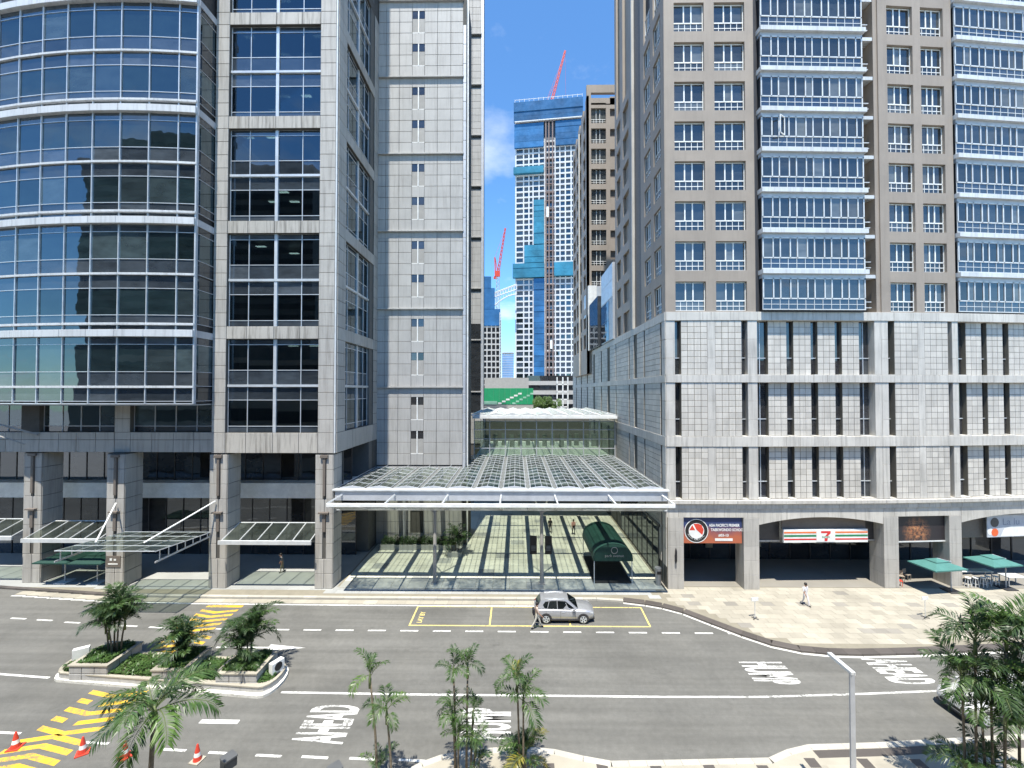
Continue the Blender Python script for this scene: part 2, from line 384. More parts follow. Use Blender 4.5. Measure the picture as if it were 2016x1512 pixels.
# near pavement: island arc and strip
NEAR = [(-60, 17.6), (-6, 17.8), (-5, 19.0), (-4.35, 19.45), (-3.5, 19.85), (-1.9, 20.2), (-.4, 20.3), (.8, 20.3), (1.8, 20.2), (3.1, 19.85), (4.3, 19.6), (7.5, 19.7), (11.6, 19.85), (12.7, 20.3), (13.9, 20.6), (17.2, 20.75), (21.9, 21.1), (25, 21.35), (45, 23), (90, 27)]
near = MB().prism([(-60, 8), (90, 8)] + offs(NEAR, -.3)[::-1], -.3, .12).build('near_pavement', M_['paver'])
tag(near, kind='structure')
for i in range(len(NEAR)-1):
    a, b = Vector(NEAR[i]), Vector(NEAR[i+1]); L = (b-a).length; ang = math.atan2((b-a).y, (b-a).x); k = 1 if L > 6 else max(1, round(L/.9))
    for j in range(k):
        p = a+(b-a)*j/k
        piece('kerb_stone', near, T(p.x, p.y, 0) @ Matrix.Rotation(ang, 4, 'Z'), .005, -.3, -.1, L/k-.01, .3, .235, M_['kerb'])
    if a.x > 13.5: piece('drain_strip', near, T(a.x, a.y, 0) @ Matrix.Rotation(ang, 4, 'Z'), 0, -.75, 0, L, .42, .127, M_['kerb_black'])
for i in range(9): piece('dark_slab', near, T(1.2+i*2.4, 18.95+(.4 if i > 4 else 0), .1), 0, 0, 0, .5, .5, .026, M_['kerb_black'])
for i in range(11):
    for j in range(3): piece('paver', near, T(11.8+i*1.1, 17.2+j*.75+i*.04, .1), 0, 0, 0, 1.08, .73, .024, M_['paver'])

# markings (children of the road)
def mark(name, poly, mat, z=.004): return MB().prism(poly, -.01, z).build(name, mat, road)
def dash(x, y, L, wd=.14, ang=0, mat='line', name='lane_dash'): 
    c, s = math.cos(ang), math.sin(ang); q = [(0, -wd/2), (L, -wd/2), (L, wd/2), (0, wd/2)]
    return mark(name, [(x+a*c-b*s, y+a*s+b*c) for a, b in q], M_[mat])
for k in range(-1, 15):
    x = -17.5+k*2.31; dash(x, 30.2-k*.009, 1.27)
dash(-21.55, 30.25, 1.1, .14, -.03)
for x, y in ((-37.9, 31.5), (-35.7, 31.3), (-33.3, 31.0), (-28.7, 30.6), (-26.5, 30.42)): dash(x, y, 1.25, .14, -.07)
for x, y in ((-29.0, 21.4), (-25.9, 21.05), (-20.95, 20.5), (-16.9, 20.15), (-14.5, 20.0), (-12.2, 19.88), (-10.0, 19.82), (-7.75, 19.76), (-5.45, 19.7)): dash(x, y, 1.25, .13, -.05)
dash(-16.3, 21.85, 2.0, .26, -.01)
CL = [(-13.3, 23.98), (-6.2, 23.89), (-.5, 23.88), (8, 23.85), (13.65, 23.91), (19.5, 24.21), (24, 24.5), (29.3, 24.97), (45, 27)]
a = offs(CL, .07); b = offs(CL, -.07)
for i in range(len(CL)-1): mark('centre_line', [b[i], b[i+1], a[i+1], a[i]], M_['line_worn' if i > 2 else 'line'])
dash(-40, 26.1, 12.3, .15, -.087, 'line', 'centre_line')
mark('lane_arrow', [(-19.95, 28.02), (-16.5, 28.02), (-16.5, 27.75), (-14.0, 28.1), (-16.5, 28.45), (-16.5, 28.17), (-19.95, 28.17)], M_['line'])
for p in ([(-7.85, 30.8), (9.7, 30.8), (9.7, 30.92), (-7.85, 30.92)], [(-7.85, 33.5), (9.8, 33.5), (9.8, 33.6), (-7.85, 33.6)], [(-7.85, 30.925), (-7.73, 30.925), (-7.73, 33.495), (-7.85, 33.495)], [(-2.02, 30.925), (-1.9, 30.925), (-1.9, 33.495), (-2.02, 33.495)], [(3.85, 30.925), (3.97, 30.925), (3.97, 33.495), (3.85, 33.495)], [(9.6, 30.925), (9.72, 30.925), (9.82, 33.495), (9.7, 33.495)]):
    mark('bay_line', p, M_['yellow_pale'])
def text(s, size, mat, parent, M, sx=1, sy=1, ext=.002, name='lettering', bold=0.0, align='LEFT'):
    c = bpy.data.curves.new('t', 'FONT'); c.body = s; c.size = size; c.extrude = ext; c.offset = bold; c.resolution_u = 3; c.align_x = align
    t = bpy.data.objects.new('t', c); COL.objects.link(t); me = bpy.data.meshes.new_from_object(t); COL.objects.unlink(t); bpy.data.objects.remove(t)
    me.materials.clear(); me.materials.append(mat); me.name = name
    return put(name, me, parent, M @ Matrix.Diagonal((sx, sy, 1, 1)))
def roadtext(s, x, y, wlen, hgt, flip, z=.003, mat='line_worn'):
    # letters as tall as hgt along x; the word runs along +y (flip False) or -y
    ang = R(90) if not flip else R(-90)
    k = wlen/(len(s)*.70)
    text(s, 1.0, M_[mat], road, T(x, y, z) @ Matrix.Rotation(ang, 4, 'Z'), k, hgt/.72, .001, 'road_lettering', .028)
roadtext('AHEAD', -8.5, 20.55, 2.65, 2.5, False)
roadtext('HUMP', -.4, 20.85, 2.1, 2.5, False)
roadtext('HUMP', 14.05, 27.0, 2.1, 2.6, True)
roadtext('AHEAD', 22.0, 27.35, 2.45, 2.6, True)
text('LAY BY', .42, M_['yellow_pale'], road, T(-7.0, 31.2, .003) @ Matrix.Rotation(R(90), 4, 'Z'), 1.15, 1.3, .001, 'road_lettering', .006)
def chev(y, s, xl=-24.5, xr=-21.65, wd=.3, name='hump_stripe', gaps=False):
    xm = (xl+xr)/2-.1; d = .42*s
    L = [(xl, y), (xm, y+d), (xm, y+d+wd), (xl, y+wd)]; Rr = [(xm, y+d), (xr, y), (xr, y+wd), (xm, y+d+wd)]
    if gaps: L = [(xl, y), (xl+.8, y+d*.5), (xl+.8, y+d*.5+wd), (xl, y+wd)]
    mark(name, L, M_['yellow']); mark(name, Rr, M_['yellow'])
for i in range(6): chev(33.25-i*.62, -.75 if i else 0)
for i in range(5): chev(29.0-i*.62, .9, -24.2, -21.1)
for i in range(5): chev(23.75-i*.64, -.8, -24.1, -20.9, .3, 'hump_stripe', i in (1, 3))
for i in range(4): chev(20.3-i*.55, .9, -24.3, -21.0)

# ---------------------------------------------------------------- office tower on the left
F0 = 36.15
TW = thing('office_tower', 'tall stone and blue glass office tower with a bowed curtain wall', 'building', (-30, 38, 0))
FR = frame(0, F0, 0); FS = frame(-15.55, F0, 90)
TB = [13.43+9.2*k for k in range(6)]                               # tops of the stone bands
TOP = 110.0
core = MB()
core.box(-60, 44.5, 0, -15.62, 52, TOP)                            # dark core
core.build('core_wall', M_['interior'], TW)
wall = MB()                                                        # backing behind the stone, bay only
for (x0, x1) in ((-26.3, -25.12), (-17.1, -15.6)): wall.box(x0, F0+.045, 0 if False else 11.7, x1, F0+1.7, TOP)
for k, t in enumerate(TB): wall.box(-25.12, F0+.05, t-(1.75 if k == 0 else 1.1), -17.1, F0+.7, t)
for a, b in ((.05, 1.85), (9.3, 10.65)): wall.box(-15.62-.6, F0+a+ (1.7 if a < 1 else 0), 8.5, -15.6, F0+b, TOP)
for k, t in enumerate(TB): wall.box(-16.2, F0+1.85, t-(1.75 if k == 0 else 1.1), -15.6, F0+9.3, t)
STW = wall.build('stone_wall', M_['joint'], TW)
def vsplit(k):
    t = TB[k]; lo = t-(1.75 if k == 0 else 1.1)
    return [lo, t] + lin(t, TB[k+1]-1.1, 7)[1:]
for k in range(5):
    vs = vsplit(k)
    panels(STW, FR, [-26.3, -25.12], vs, M_['granite']); panels(STW, FR, [-17.1, -15.72], vs, M_['granite'])
    panels(STW, FR, [-25.12, -23.35, -21.0, -18.75, -17.1], vs[:2], M_['granite_band'], y=.02)
    panels(STW, FS, [.12, 1.85], vs, M_['granite']); panels(STW, FS, [9.3, 10.62], vs, M_['granite'])
    panels(STW, FS, [1.85, 3.7, 5.55, 7.4, 9.3], vs[:2], M_['granite'], y=.02)
MB().box(-15.70, F0-.05, 11.7, -15.58, F0+.10, TOP).build('corner_trim', M_['alu_white'], TW)
# windows of the stone bay: frame (part) > panes (sub-parts)
ROWS = []
z = 8.1
for h_, kind in ((.46, 's'), (2.2, 'b'), (1.2, 's'), (.2, 'bar'), (1.12, 's'), (2.25, 'b'), (.5, 's')):
    ROWS.append((z-h_, z, kind)); z -= h_+.025
BAYG = {}
def bay_window(F, x0, xs, x1, lo, yy, thick_at):
    m = MB()
    edges = [x0]+xs+[x1]
    for i, x in enumerate(edges):
        if x in thick_at: m.box(x-.13, yy-.12, lo, x+.13, yy+.05, lo+8.1)
        else: m.box(x-.03, yy-.05, lo, x+.03, yy+.05, lo+8.1)
    for a, b, kd in ROWS:
        if kd == 'bar': m.box(x0, yy-.16, lo+a, x1, yy+.04, lo+b)
        else: m.box(x0, yy-.04, lo+b-.005, x1, yy+.045, lo+b+.05)
    w_ = m.build('window', M_['alu'], TW, F)
    for i in range(len(edges)-1):
        for a, b, kd in ROWS:
            if kd == 'bar': continue
            p = piece('pane', w_, F, edges[i]+.02, yy, lo+a+.01, edges[i+1]-edges[i]-.04, .02, b-a-.0, M_['bay'] if kd == 'b' else M_['cw_spandrel'])
            p.matrix_basis = p.matrix_basis @ Matrix.Rotation(R(random.uniform(-.25, .25)), 4, 'Z') @ Matrix.Rotation(R(random.uniform(-.2, .2)), 4, 'X')
    return w_
for k in range(5):
    lo = TB[k]
    bay_window(FR, -25.1, [-23.4, -21.0, -18.75], -17.12, lo, .32, (-21.0,))
    bay_window(FS, 1.88, [3.0, 5.35, 7.1, 8.3], 9.28, lo, .32, (5.35,))
    mbs = MB()                                                     # floors and a back wall with ceiling lights
    mbs.box(-25.1, F0+.5, lo+4.05, -16.3, 44.4, lo+4.35); mbs.box(-25.1, F0+.75, lo-.7, -16.3, 44.4, lo-.3)
    mbs.box(-26.2, F0+1.72, lo-.3, -25.6, 44.4, lo+8.1)
    mbs.build('floor_slab', M_['interior_floor'], TW)
    for zc in (lo+4.04, lo+8.08):
        for i in range(4):
            for j in range(3):
                if random.random() < (.4 if k < 4 else .15): MB().box(-24.6+i*2.1, 37.2+j*2.0, zc-.05, -23.7+i*2.1, 37.5+j*2.0, zc-.008).build('ceiling_light', M_['lamp'], TW)
# curved curtain wall
XC, RAD, YA = -33.1, 58.0, 33.8
def arc(x): return YA+RAD-math.sqrt(RAD*RAD-(x-XC)**2)
XS = [-26.35, -27.8]+[-27.8-2.3*i for i in range(1, 9)]
XS = XS[::-1]
BT = [22.0+9.2*k for k in range(-1, 4)]
CW = [(-.57, -1.15, 's'), (-1.2, -3.38, 'b'), (-3.43, -4.55, 's'), (-4.73, -5.78, 's'), (-5.83, -7.96, 'b'), (-8.01, -8.64, 's')]
for i in range(len(XS)-1):
    xa, xb = XS[i], XS[i+1]; ya, yb = arc(xa), arc(xb)
    L = math.hypot(xb-xa, yb-ya); F = frame(xa, ya, math.degrees(math.atan2(yb-ya, xb-xa)))
    m = MB(); led = []
    for t in BT:
        for za, zb, kd in CW:
            if t+zb < 15.9: continue
            if t+za > 60: continue
            m.box(0, -.04, t+zb-.05, L, .05, t+zb)
        if t > 20:
            for z0, z1, d in ((-.57, 0, .34), (-8.82, -8.64, .22), (-4.73, -4.55, .16)):
                if t+z0 > 15.9 and t+z0 < 58: led.append((-d, t+z0, d+.05, z1-z0))
    m.box(-.035, -.09, 16.0, .035, .05, 58)
    m.box(0, -.06, 15.95, L, .08, 16.03)
    if i == len(XS)-2: m.box(L-.09, -.12, 16.0, L+.02, .08, 58)
    fr_ = m.build('curtain_wall_frame', M_['alu'], TW, F)
    for ly, lz, ld, lh in led: piece('ledge', fr_, F, .004, ly, lz, L-.008, ld, lh, M_['ledge'])
    for t in BT:
        for za, zb, kd in CW:
            if t+zb < 15.9 or t+za > 53: continue
            p = piece('pane', fr_, F, .03, .01, t+zb+.0, L-.06, .02, za-zb, M_['cw'] if kd == 'b' else M_['cw_spandrel'])
            p.matrix_basis = p.matrix_basis @ Matrix.Rotation(R(random.uniform(-.35, .35)), 4, 'Z') @ Matrix.Rotation(R(random.uniform(-.25, .25)), 4, 'X')
        if t > 20 and t < 56: piece('spandrel_panel', fr_, F, .0, .02, t, L, .03, .40, M_['cw_spandrel'])
# return of the curtain wall and its soffit
ye = arc(-26.35); F = frame(-26.33, ye, 90); m = MB(); Lr = F0-ye+.9
for t in BT:
    for za, zb, kd in CW:
        if t+zb > 15.9 and t+za < 58: m.box(.02, -.03, t+zb-.05, Lr, .05, t+zb)
    if t > 20: m.box(.02, -.06, t-.57, Lr, .05, t)
m.box(0, -.03, 15.95, .12, .05, 58); m.box(Lr-.06, -.02, 16, Lr, .05, 58)
fr_ = m.build('curtain_wall_frame', M_['grey_metal'], TW, F)
for t in BT:
    for za, zb, kd in CW:
        if t+zb > 15.9 and t+za < 55: piece('pane', fr_, F, .05, .01, t+zb, Lr-.1, .02, za-zb, M_['cw'] if kd == 'b' else M_['strip'])
m = MB(); xs2 = [x for x in XS]; poly = [(x, arc(x)+.05) for x in xs2]+[(-26.36, 38.2), (XS[0], 38.2)]
m.prism(poly, 15.84, 15.94); m.build('soffit', M_['soffit'], TW)
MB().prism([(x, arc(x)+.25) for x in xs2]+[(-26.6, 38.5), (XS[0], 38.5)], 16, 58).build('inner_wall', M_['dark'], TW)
# storey under the bow: windows and stone band
Y1 = 37.1
def low_bay(x0, x1, y=Y1):
    m = MB(); k = 4
    for i in range(k+1): m.box(x0+(x1-x0)*i/k-.03, y-.05, 13.45, x0+(x1-x0)*i/k+.03, y+.04, 15.84)
    m.box(x0, y-.04, 13.9, x1, y+.04, 13.95)
    w_ = m.build('window', M_['grey_metal'], TW)
    for i in range(k):
        piece('pane', w_, I4, x0+(x1-x0)*i/k+.03, y, 13.96, (x1-x0)/k-.06, .02, 1.88, M_['cw'])
        piece('pane', w_, I4, x0+(x1-x0)*i/k+.03, y, 13.45, (x1-x0)/k-.06, .02, .44, M_['strip'])
PIER = [(-43.6, -42.0, 37.0), (-35.4, -33.85, F0+.05), (-26.4, -24.9, F0), (-17.25, -15.75, F0)]
low_bay(-42.0, -35.3); low_bay(-33.9, -26.4); low_bay(-50, -43.6)
b_ = MB(); b_.box(-60, Y1-.35, 11.66, -26.42, Y1+.6, 13.42); b_.box(-35.3, Y1-.4, 13.42, -33.9, Y1+.3, 15.84); b_.box(-43.6, Y1-.4, 13.42, -42, Y1+.3, 15.84)
BW = b_.build('stone_band', M_['joint'], TW)
FB = frame(0, Y1-.35, 0)
panels(BW, FB, [-50, -47.5, -45, -43.6, -42, -40.3, -38.7, -37, -35.3, -33.9, -32, -30.1, -28.3, -26.45], [11.66, 12.75, 13.42], M_['granite'])
panels(BW, FB, [-35.28, -33.92], [13.42, 14.6, 15.84], M_['granite'], y=-.05)
# arcade: piers, second floor balcony, back wall
def pier(x0, x1, yf, ztop=11.66):
    F = frame(0, yf, 0); d = 1.75
    c = MB().box(x0+.03, yf+.05, 0, x1-.03, yf+d-.04, ztop).build('pier', M_['joint'], TW)
    xm = x0+(x1-x0)*.52; sl_ = .14
    vs = [.14]+lin(.14, ztop-.1, 9)[1:]
    for j in range(9):
        slot = vs[j] > 6.8 or (2.4 < vs[j] < 5.6)
        if slot:
            panels(c, F, [x0, xm-sl_], vs[j:j+2], M_['granite']); panels(c, F, [xm+sl_, x1], vs[j:j+2], M_['granite'])
        else: panels(c, F, [x0, xm, x1], vs[j:j+2], M_['granite'])
    panels(c, frame(x1, yf, 90), [0, d], vs, M_['granite']); panels(c, frame(x0, yf+d, -90), [0, d], vs, M_['granite'])
    MB().box(xm-.34, yf-.22, ztop-.35, xm+.34, yf+.0, ztop-.12).box(xm-.1, yf-.16, ztop-3.6, xm+.1, yf+.02, ztop-.35).box(xm-.42, yf-.3, 6.55, xm+.42, yf+.0, 6.68).box(xm-.13, yf-.14, 5.0, xm+.13, yf+.02, 6.55).build('bracket', M_['taupe'], c)
    return c
for p in PIER: pier(*p)
ar = MB()
ar.box(-60, 41.0, 6.6, -15.9, 44.4, 8.05)
ar.build('balcony_edge', M_['white'], TW)
MB().box(-60, Y1+.65, 11.6, -15.8, 44.4, 11.66).build('soffit', M_['soffit'], TW)
m = MB()
for i in range(24): m.box(-58+i*1.8-.04, 43.6, .14, -58+i*1.8+.04, 43.72, 6.6).box(-58+i*1.8-.04, 42.4, 8.05, -58+i*1.8+.04, 42.5, 11.6)
gz = m.build('shopfront_frame', M_['dark_metal'], TW)
for i in range(23):
    piece('pane', gz, I4, -58+i*1.8+.05, 43.66, .14, 1.7, .02, 6.4, M_['strip']); piece('pane', gz, I4, -58+i*1.8+.05, 42.45, 8.06, 1.7, .02, 3.5, M_['strip'])
# small glass canopies between the piers
def small_canopy(x0, x1, yf, lip=.3):
    m = MB(); y0, y1, z0, z1 = yf-.75, yf+1.6, 4.45, 5.25
    m.box(x0-.25, y0-.12, z0-lip, x1+.1, y0-.02, z0+.02)
    k = 5
    for i in range(k+1):
        x = x0+(x1-x0)*i/k; m.bar((x, y0, z0+.03), (x, y1, z1+.03), .06)
    m.bar((x0, y1, z1), (x1, y1, z1), .08); m.bar((x0, y0, z0), (x1, y0, z0), .08)
    c = m.build('canopy_frame', M_['alu_white'], TW)
    for i in range(k):
        xa, xb = x0+(x1-x0)*i/k+.02, x0+(x1-x0)*(i+1)/k-.02
        MB().quad([(xa, y0, z0), (xb, y0, z0), (xb, y1, z1), (xa, y1, z1)]).build('pane', M_['canopy_glass'], c)
small_canopy(-24.8, -17.3, F0); small_canopy(-41.9, -35.5, F0+.3); small_canopy(-52, -43.7, 37)
# large propped canopy over the entrance
EC = thing('entrance_canopy', 'grey glass canopy sloping out over the kerb on two white struts', 'canopy', (-30, 33, 0))
x0, x1, y0, y1, z0, z1 = -33.7, -26.3, 30.6, 36.1, 5.35, 4.9
m = MB()
for i in range(6):
    x = x0+(x1-x0)*i/5; m.bar((x, y0, z0), (x, y1, z1), .07)
for j in range(5):
    t = j/4; m.bar((x0, y0+(y1-y0)*t, z0+(z1-z0)*t+.02), (x1, y0+(y1-y0)*t, z0+(z1-z0)*t+.02), .06)
m.box(x1-.03, y0, 4.5, x1+.03, y1, 4.62); m.box(x0-.03, y0, 4.5, x0+.03, y1, 4.62)
for i in range(7):
    for x in (x0, x1): m.bar((x, y0+.4+i*.8, 4.6), (x, y0+.4+i*.8, z0-.05-i*.06), .05)
cf = m.build('canopy_frame', M_['steel'], EC)
for i in range(5):
    for j in range(4):
        xa, xb = x0+(x1-x0)*i/5+.03, x0+(x1-x0)*(i+1)/5-.03; ta, tb = j/4+.006, (j+1)/4-.006
        MB().quad([(xa, y0+(y1-y0)*ta, z0+(z1-z0)*ta+.03), (xb, y0+(y1-y0)*ta, z0+(z1-z0)*ta+.03), (xb, y0+(y1-y0)*tb, z0+(z1-z0)*tb+.03), (xa, y0+(y1-y0)*tb, z0+(z1-z0)*tb+.03)]).build('pane', M_['canopy_glass'], cf)
MB().tube([(-25.8, 36.0, 7.6), (-28.3, 31.9, 5.5)], .06, 8).build('strut', M_['white'], EC)
MB().tube([(-34.4, 36.0, 7.4), (-32.0, 31.9, 5.5)], .06, 8).build('strut', M_['white'], EC)
m = MB(); m.box(-35.3, 36.11, 1.9, -34.05, 36.16, 2.85).build('sign_plate', M_['taupe'], TW)
MB().box(-34.95, 36.09, 2.45, -34.75, 36.108, 2.65).box(-34.6, 36.09, 2.45, -34.4, 36.108, 2.6).box(-35.1, 36.09, 2.12, -34.25, 36.108, 2.22).build('sign_lettering', M_['white'], TW)
MB().bar((-44.5, 35.5, 14.3), (-42.0, 36.6, 13.2), .15).bar((-44.5, 35.6, 13.3), (-42.9, 36.4, 12.4), .10).build('canopy_beam', M_['soffit'], TW)

# ---------------------------------------------------------------- stone wing set back behind the tower
WG = thing('stone_wing', 'set back pale stone wing with paired slit windows above the glass roof', 'building', (-10, 50, 0))
YW = 46.8; FW = frame(0, YW, 0)
LG = [17.45+8.72*k for k in range(-2, 6)]
MB().box(-15.55, YW+.04, 0, -5.62, 52, 62.5).build('wall', M_['joint'], WG)
UX = [-15.55, -14.7, -13.2, -11.75, -10.35, -8.9, -7.4, -6.0]
wr = MB()
for k, L in enumerate(LG):
    top = L-.02
    vs = sorted([L-.76, L-1.1]+[L-1.1-1.253*i for i in range(1, 7)])
    vs = [max(.15, v) for v in vs]
    if L < 0: continue
    def sk(a, b, c, d, L=L):
        return abs(a+11.75) < .01 and any(abs(d-t) < .03 or abs(c-(t-2.506)) < .03 for t in (L-1.1, L-1.1-1.253*3))
    big = 9 < L < 56
    panels(WG, FW, UX, vs, M_['granite_wing'], rest=None if L > 9 else wr, skip=sk)
    for i in range(len(UX)-1): piece('recessed_panel', WG, FW, UX[i]+.01, .02, L-.75, UX[i+1]-UX[i]-.02, .03, .70, M_['granite_wing'])
    if L > 9:
        piece('ledge', WG, FW, -15.5, -.26, L-.05, 9.6, .3, .16, M_['granite_wing'])
        for t in (L-1.1, L-1.1-1.253*3):
            f_ = MB().box(-11.1, -.06, t-2.5, -10.98, .06, t).box(-11.74, -.03, t-2.52, -10.36, .05, t-2.46).build('window', M_['white'], WG, FW)
            for xa in (-11.73, -10.97):
                piece('pane', f_, FW, xa, .0, t-.85, .62, .03, .84, M_['strip'])
                piece('louvre_panel', f_, FW, xa, .0, t-2.46, .62, .03, 1.6, M_['soffit'])
wr.build('stone_panel', M_['granite_wing'], WG, kind='stuff')
pz = MB().box(-6.0, YW-.14, 0, -5.62, YW+.04, 62.5).build('pilaster', M_['joint'], WG)
panels(pz, frame(0, YW-.14, 0), [-5.99, -5.63], [8+8.72*k+2.2*j for k in range(6) for j in range(4)], M_['grey_metal'], 'metal_panel')
FE = frame(-5.62, YW, 90)
panels(pz, FE, [0, .45], [9+4.36*j for j in range(13)], M_['granite_wing'])
MB().box(-5.60, YW+.3, 0, -5.42, YW+.42, 62.5).build('downpipe', M_['white'], WG)
# the far wing behind it
F2 = frame(0, 71.6, 0)
MB().box(-12, 71.64, 0, -5.62, 73, 92).build('rear_wall', M_['joint'], WG)
for k in range(9):
    L = 16.9+8.8*k
    panels(WG, F2, [-8.2, -7.55, -6.1], [L-.5-1.18*i for i in range(8)][::-1], M_['granite_wing'])
    piece('ledge', WG, F2, -8.2, -.28, L-.05, 2.2, .3, .2, M_['granite_wing'])
MB().box(-6.08, 71.5, 0, -5.62, 71.62, 92).build('pilaster', M_['grey_metal'], WG)
MB().box(-7.9, 71.5, 13.5, -6.1, 71.6, 28.5).build('pane', M_['strip'], WG)

# ---------------------------------------------------------------- glass roof over the passage
GR = thing('glass_canopy', 'wide ridged glass roof over the passage between the two buildings', 'canopy', (-1, 36, 0))
Y0, ZR, NB = 36.5, 8.62, 12
BX = lin(-15.4, 12.7, NB)
bw = BX[1]-BX[0]; PL = 1.52; RISE = .20
pane_l = MB().quad([(.2, 0, .03), (bw/2, 0, RISE), (bw/2, PL-.04, RISE), (.2, PL-.04, .03)]).mesh('pane', M_['canopy_glass'])
pane_r = MB().quad([(bw/2, 0, RISE), (bw-.2, 0, .03), (bw-.2, PL-.04, .03), (bw/2, PL-.04, RISE)]).mesh('pane', M_['canopy_glass'])
for i in range(NB):
    x = BX[i]; nl = 7 if x+bw < -5.6 else 12
    if x < -5.6 < x+bw: nl = 12
    m = MB(); Ln = nl*PL if nl == 12 else YW-Y0-.05
    nl2 = nl if nl == 12 else 6
    step = PL if nl == 12 else Ln/6.7
    for j in range(int(Ln/step)+1):
        y = Y0+j*step; m.bar((x+.1, y, ZR+.05), (x+bw/2, y, ZR+RISE+.02), .03); m.bar((x+bw/2, y, ZR+RISE+.02), (x+bw-.1, y, ZR+.05), .03)
    m.bar((x+bw/2, Y0, ZR+RISE+.04), (x+bw/2, Y0+Ln, ZR+RISE+.04), .035)
    m.bar((x+bw*.28, Y0, ZR+RISE*.5), (x+bw*.28, Y0+Ln, ZR+RISE*.5), .03); m.bar((x+bw*.72, Y0, ZR+RISE*.5), (x+bw*.72, Y0+Ln, ZR+RISE*.5), .03)
    m.vprism([(x+.1, ZR-.08), (x+bw-.1, ZR-.08), (x+bw-.1, ZR+.04), (x+bw/2, ZR+RISE+.03), (x+.1, ZR+.04)], Y0-.06, Y0-.01)
    gb = m.build('glazing_bars', M_['grey_metal'], GR)
    for j in range(int(Ln/step)):
        for pm in (pane_l, pane_r):
            put('pane', pm, gb, T(x, Y0+j*step+.02, ZR) @ Matrix.Diagonal((1, step/PL, 1, 1)))
for i in range(NB+1):
    x = BX[i]; Ln = (YW-.1 if x < -5.7 else 54.6)-Y0
    wx = .24
    MB().box(x-wx, Y0, ZR-.45, x+wx, Y0+Ln, ZR-.06).build('gutter_beam', M_['gutter'], GR)
    MB().bar((x-wx+.02, Y0, ZR+.02), (x-wx+.02, Y0+Ln, ZR+.02), .05).bar((x+wx-.02, Y0, ZR+.02), (x+wx-.02, Y0+Ln, ZR+.02), .045).build('gutter_edge', M_['alu'], GR)
for yc in (41.5, 46.3, 50.5):
    MB().box(-15.4 if yc < 46.5 else -5.5, yc-.08, ZR-.75, 12.7, yc+.08, ZR-.46).build('cross_beam', M_['grey_metal'], GR)
# front fascia and the outer lip of sloping panels
MB().box(-15.55, Y0-.42, ZR-.95, 12.8, Y0-.12, ZR-.12).build('fascia', M_['grey_metal'], GR)
MB().box(-15.75, Y0-.55, ZR-.12, 12.95, Y0-.05, ZR-.0).build('fascia_cap', M_['alu_white'], GR)
YL, ZL = 33.2, 8.05
MB().box(-14.95, YL-.12, ZL-.12, 12.35, YL+.12, ZL+.12).build('lip_beam', M_['white'], GR)
k = 12
for i in range(k+1):
    x = -14.95+27.3*i/k
    m = MB(); m.bar((x, YL, ZL-.1), (x, Y0-.6, 6.98), .07)
    if i % 2 == 0: m.bar((x, YL, ZL+.1), (x, Y0-.4, ZR-.45), .11)
    m.build('strut', M_['alu_white'] if i % 2 == 0 else M_['grey_metal'], GR)
    if i < k: 
        MB().quad([(x+.04, YL+.05, ZL-.12), (x+27.3/k-.04, YL+.05, ZL-.12), (x+27.3/k-.04, Y0-.6, 7.0), (x+.04, Y0-.6, 7.0)]).build('lip_pane', M_['frosted'], GR)
MB().box(-15.3, Y0-.66, 6.9, 12.7, Y0-.54, 7.02).build('lip_edge', M_['alu_white'], GR)
for x in (-7.2, 2.2):
    m = MB(); m.tube([(x, 37.3, .12), (x, 37.3, 6.6)], [.17, .14], 12)
    for dx, dy in ((-1.1, -.9), (1.1, -.9), (-1.1, 1.2), (1.1, 1.2)): m.bar((x, 37.3, 6.3), (x+dx, 37.3+dy, ZR-.5 if dy > 0 else 7.3), .09)
    m.box(x-.3, 37.0, .12, x+.3, 37.6, .2)
    m.build('column', M_['soffit'], GR)
for x in (-12.2, -2.5, 7):
    MB().bar((x, 46, 8), (x-1.2, 46, ZR-.4), .08).bar((x, 46, 8), (x+1.2, 46, ZR-.4), .08).bar((x, 46, .1), (x, 46, 8), .2).build('column', M_['grey_metal'], GR) if x < -10 else None
# the second, higher glass link behind
GL = thing('glass_link', 'glazed link block with a ridged glass roof behind the passage roof', 'building', (3, 60, 0))
m = MB(); YB = 54.8
for i in range(10): m.box(-5.5+18.2*i/9-.05, YB-.1, 8.3, -5.5+18.2*i/9+.05, YB+.05, 13.6)
for zc in (8.4, 9.6, 10.8, 12.0, 13.1): m.box(-5.5, YB-.08, zc, 12.7, YB+.02, zc+.08)
f_ = m.build('window_frame', M_['grey_metal'], GL)
for i in range(9):
    for z0 in (8.48, 9.68, 10.88, 12.08): piece('pane', f_, I4, -5.5+18.2*i/9+.06, YB-.02, z0, 18.2/9-.12, .02, 1.08, M_['green_glass'])
MB().box(-5.6, YB-1.3, 13.55, 12.75, YB+.3, 13.9).build('eave', M_['white'], GL)
MB().box(-5.5, YB+.1, 8.1, 12.7, 74, 8.3).build('floor_slab', M_['white'], GL)
MB().box(-5.5, 73.8, .1, 12.7, 74, 14).build('back_wall', M_['interior'], GL)
m = MB()
for i in range(14): m.box(-5+i*1.3, 66+(i % 3), 8.3, -4.3+i*1.3, 66.5+(i % 3), 10.2)
m.build('screen', M_['blind'], GL)
b9 = lin(-5.7, 12.7, 9)
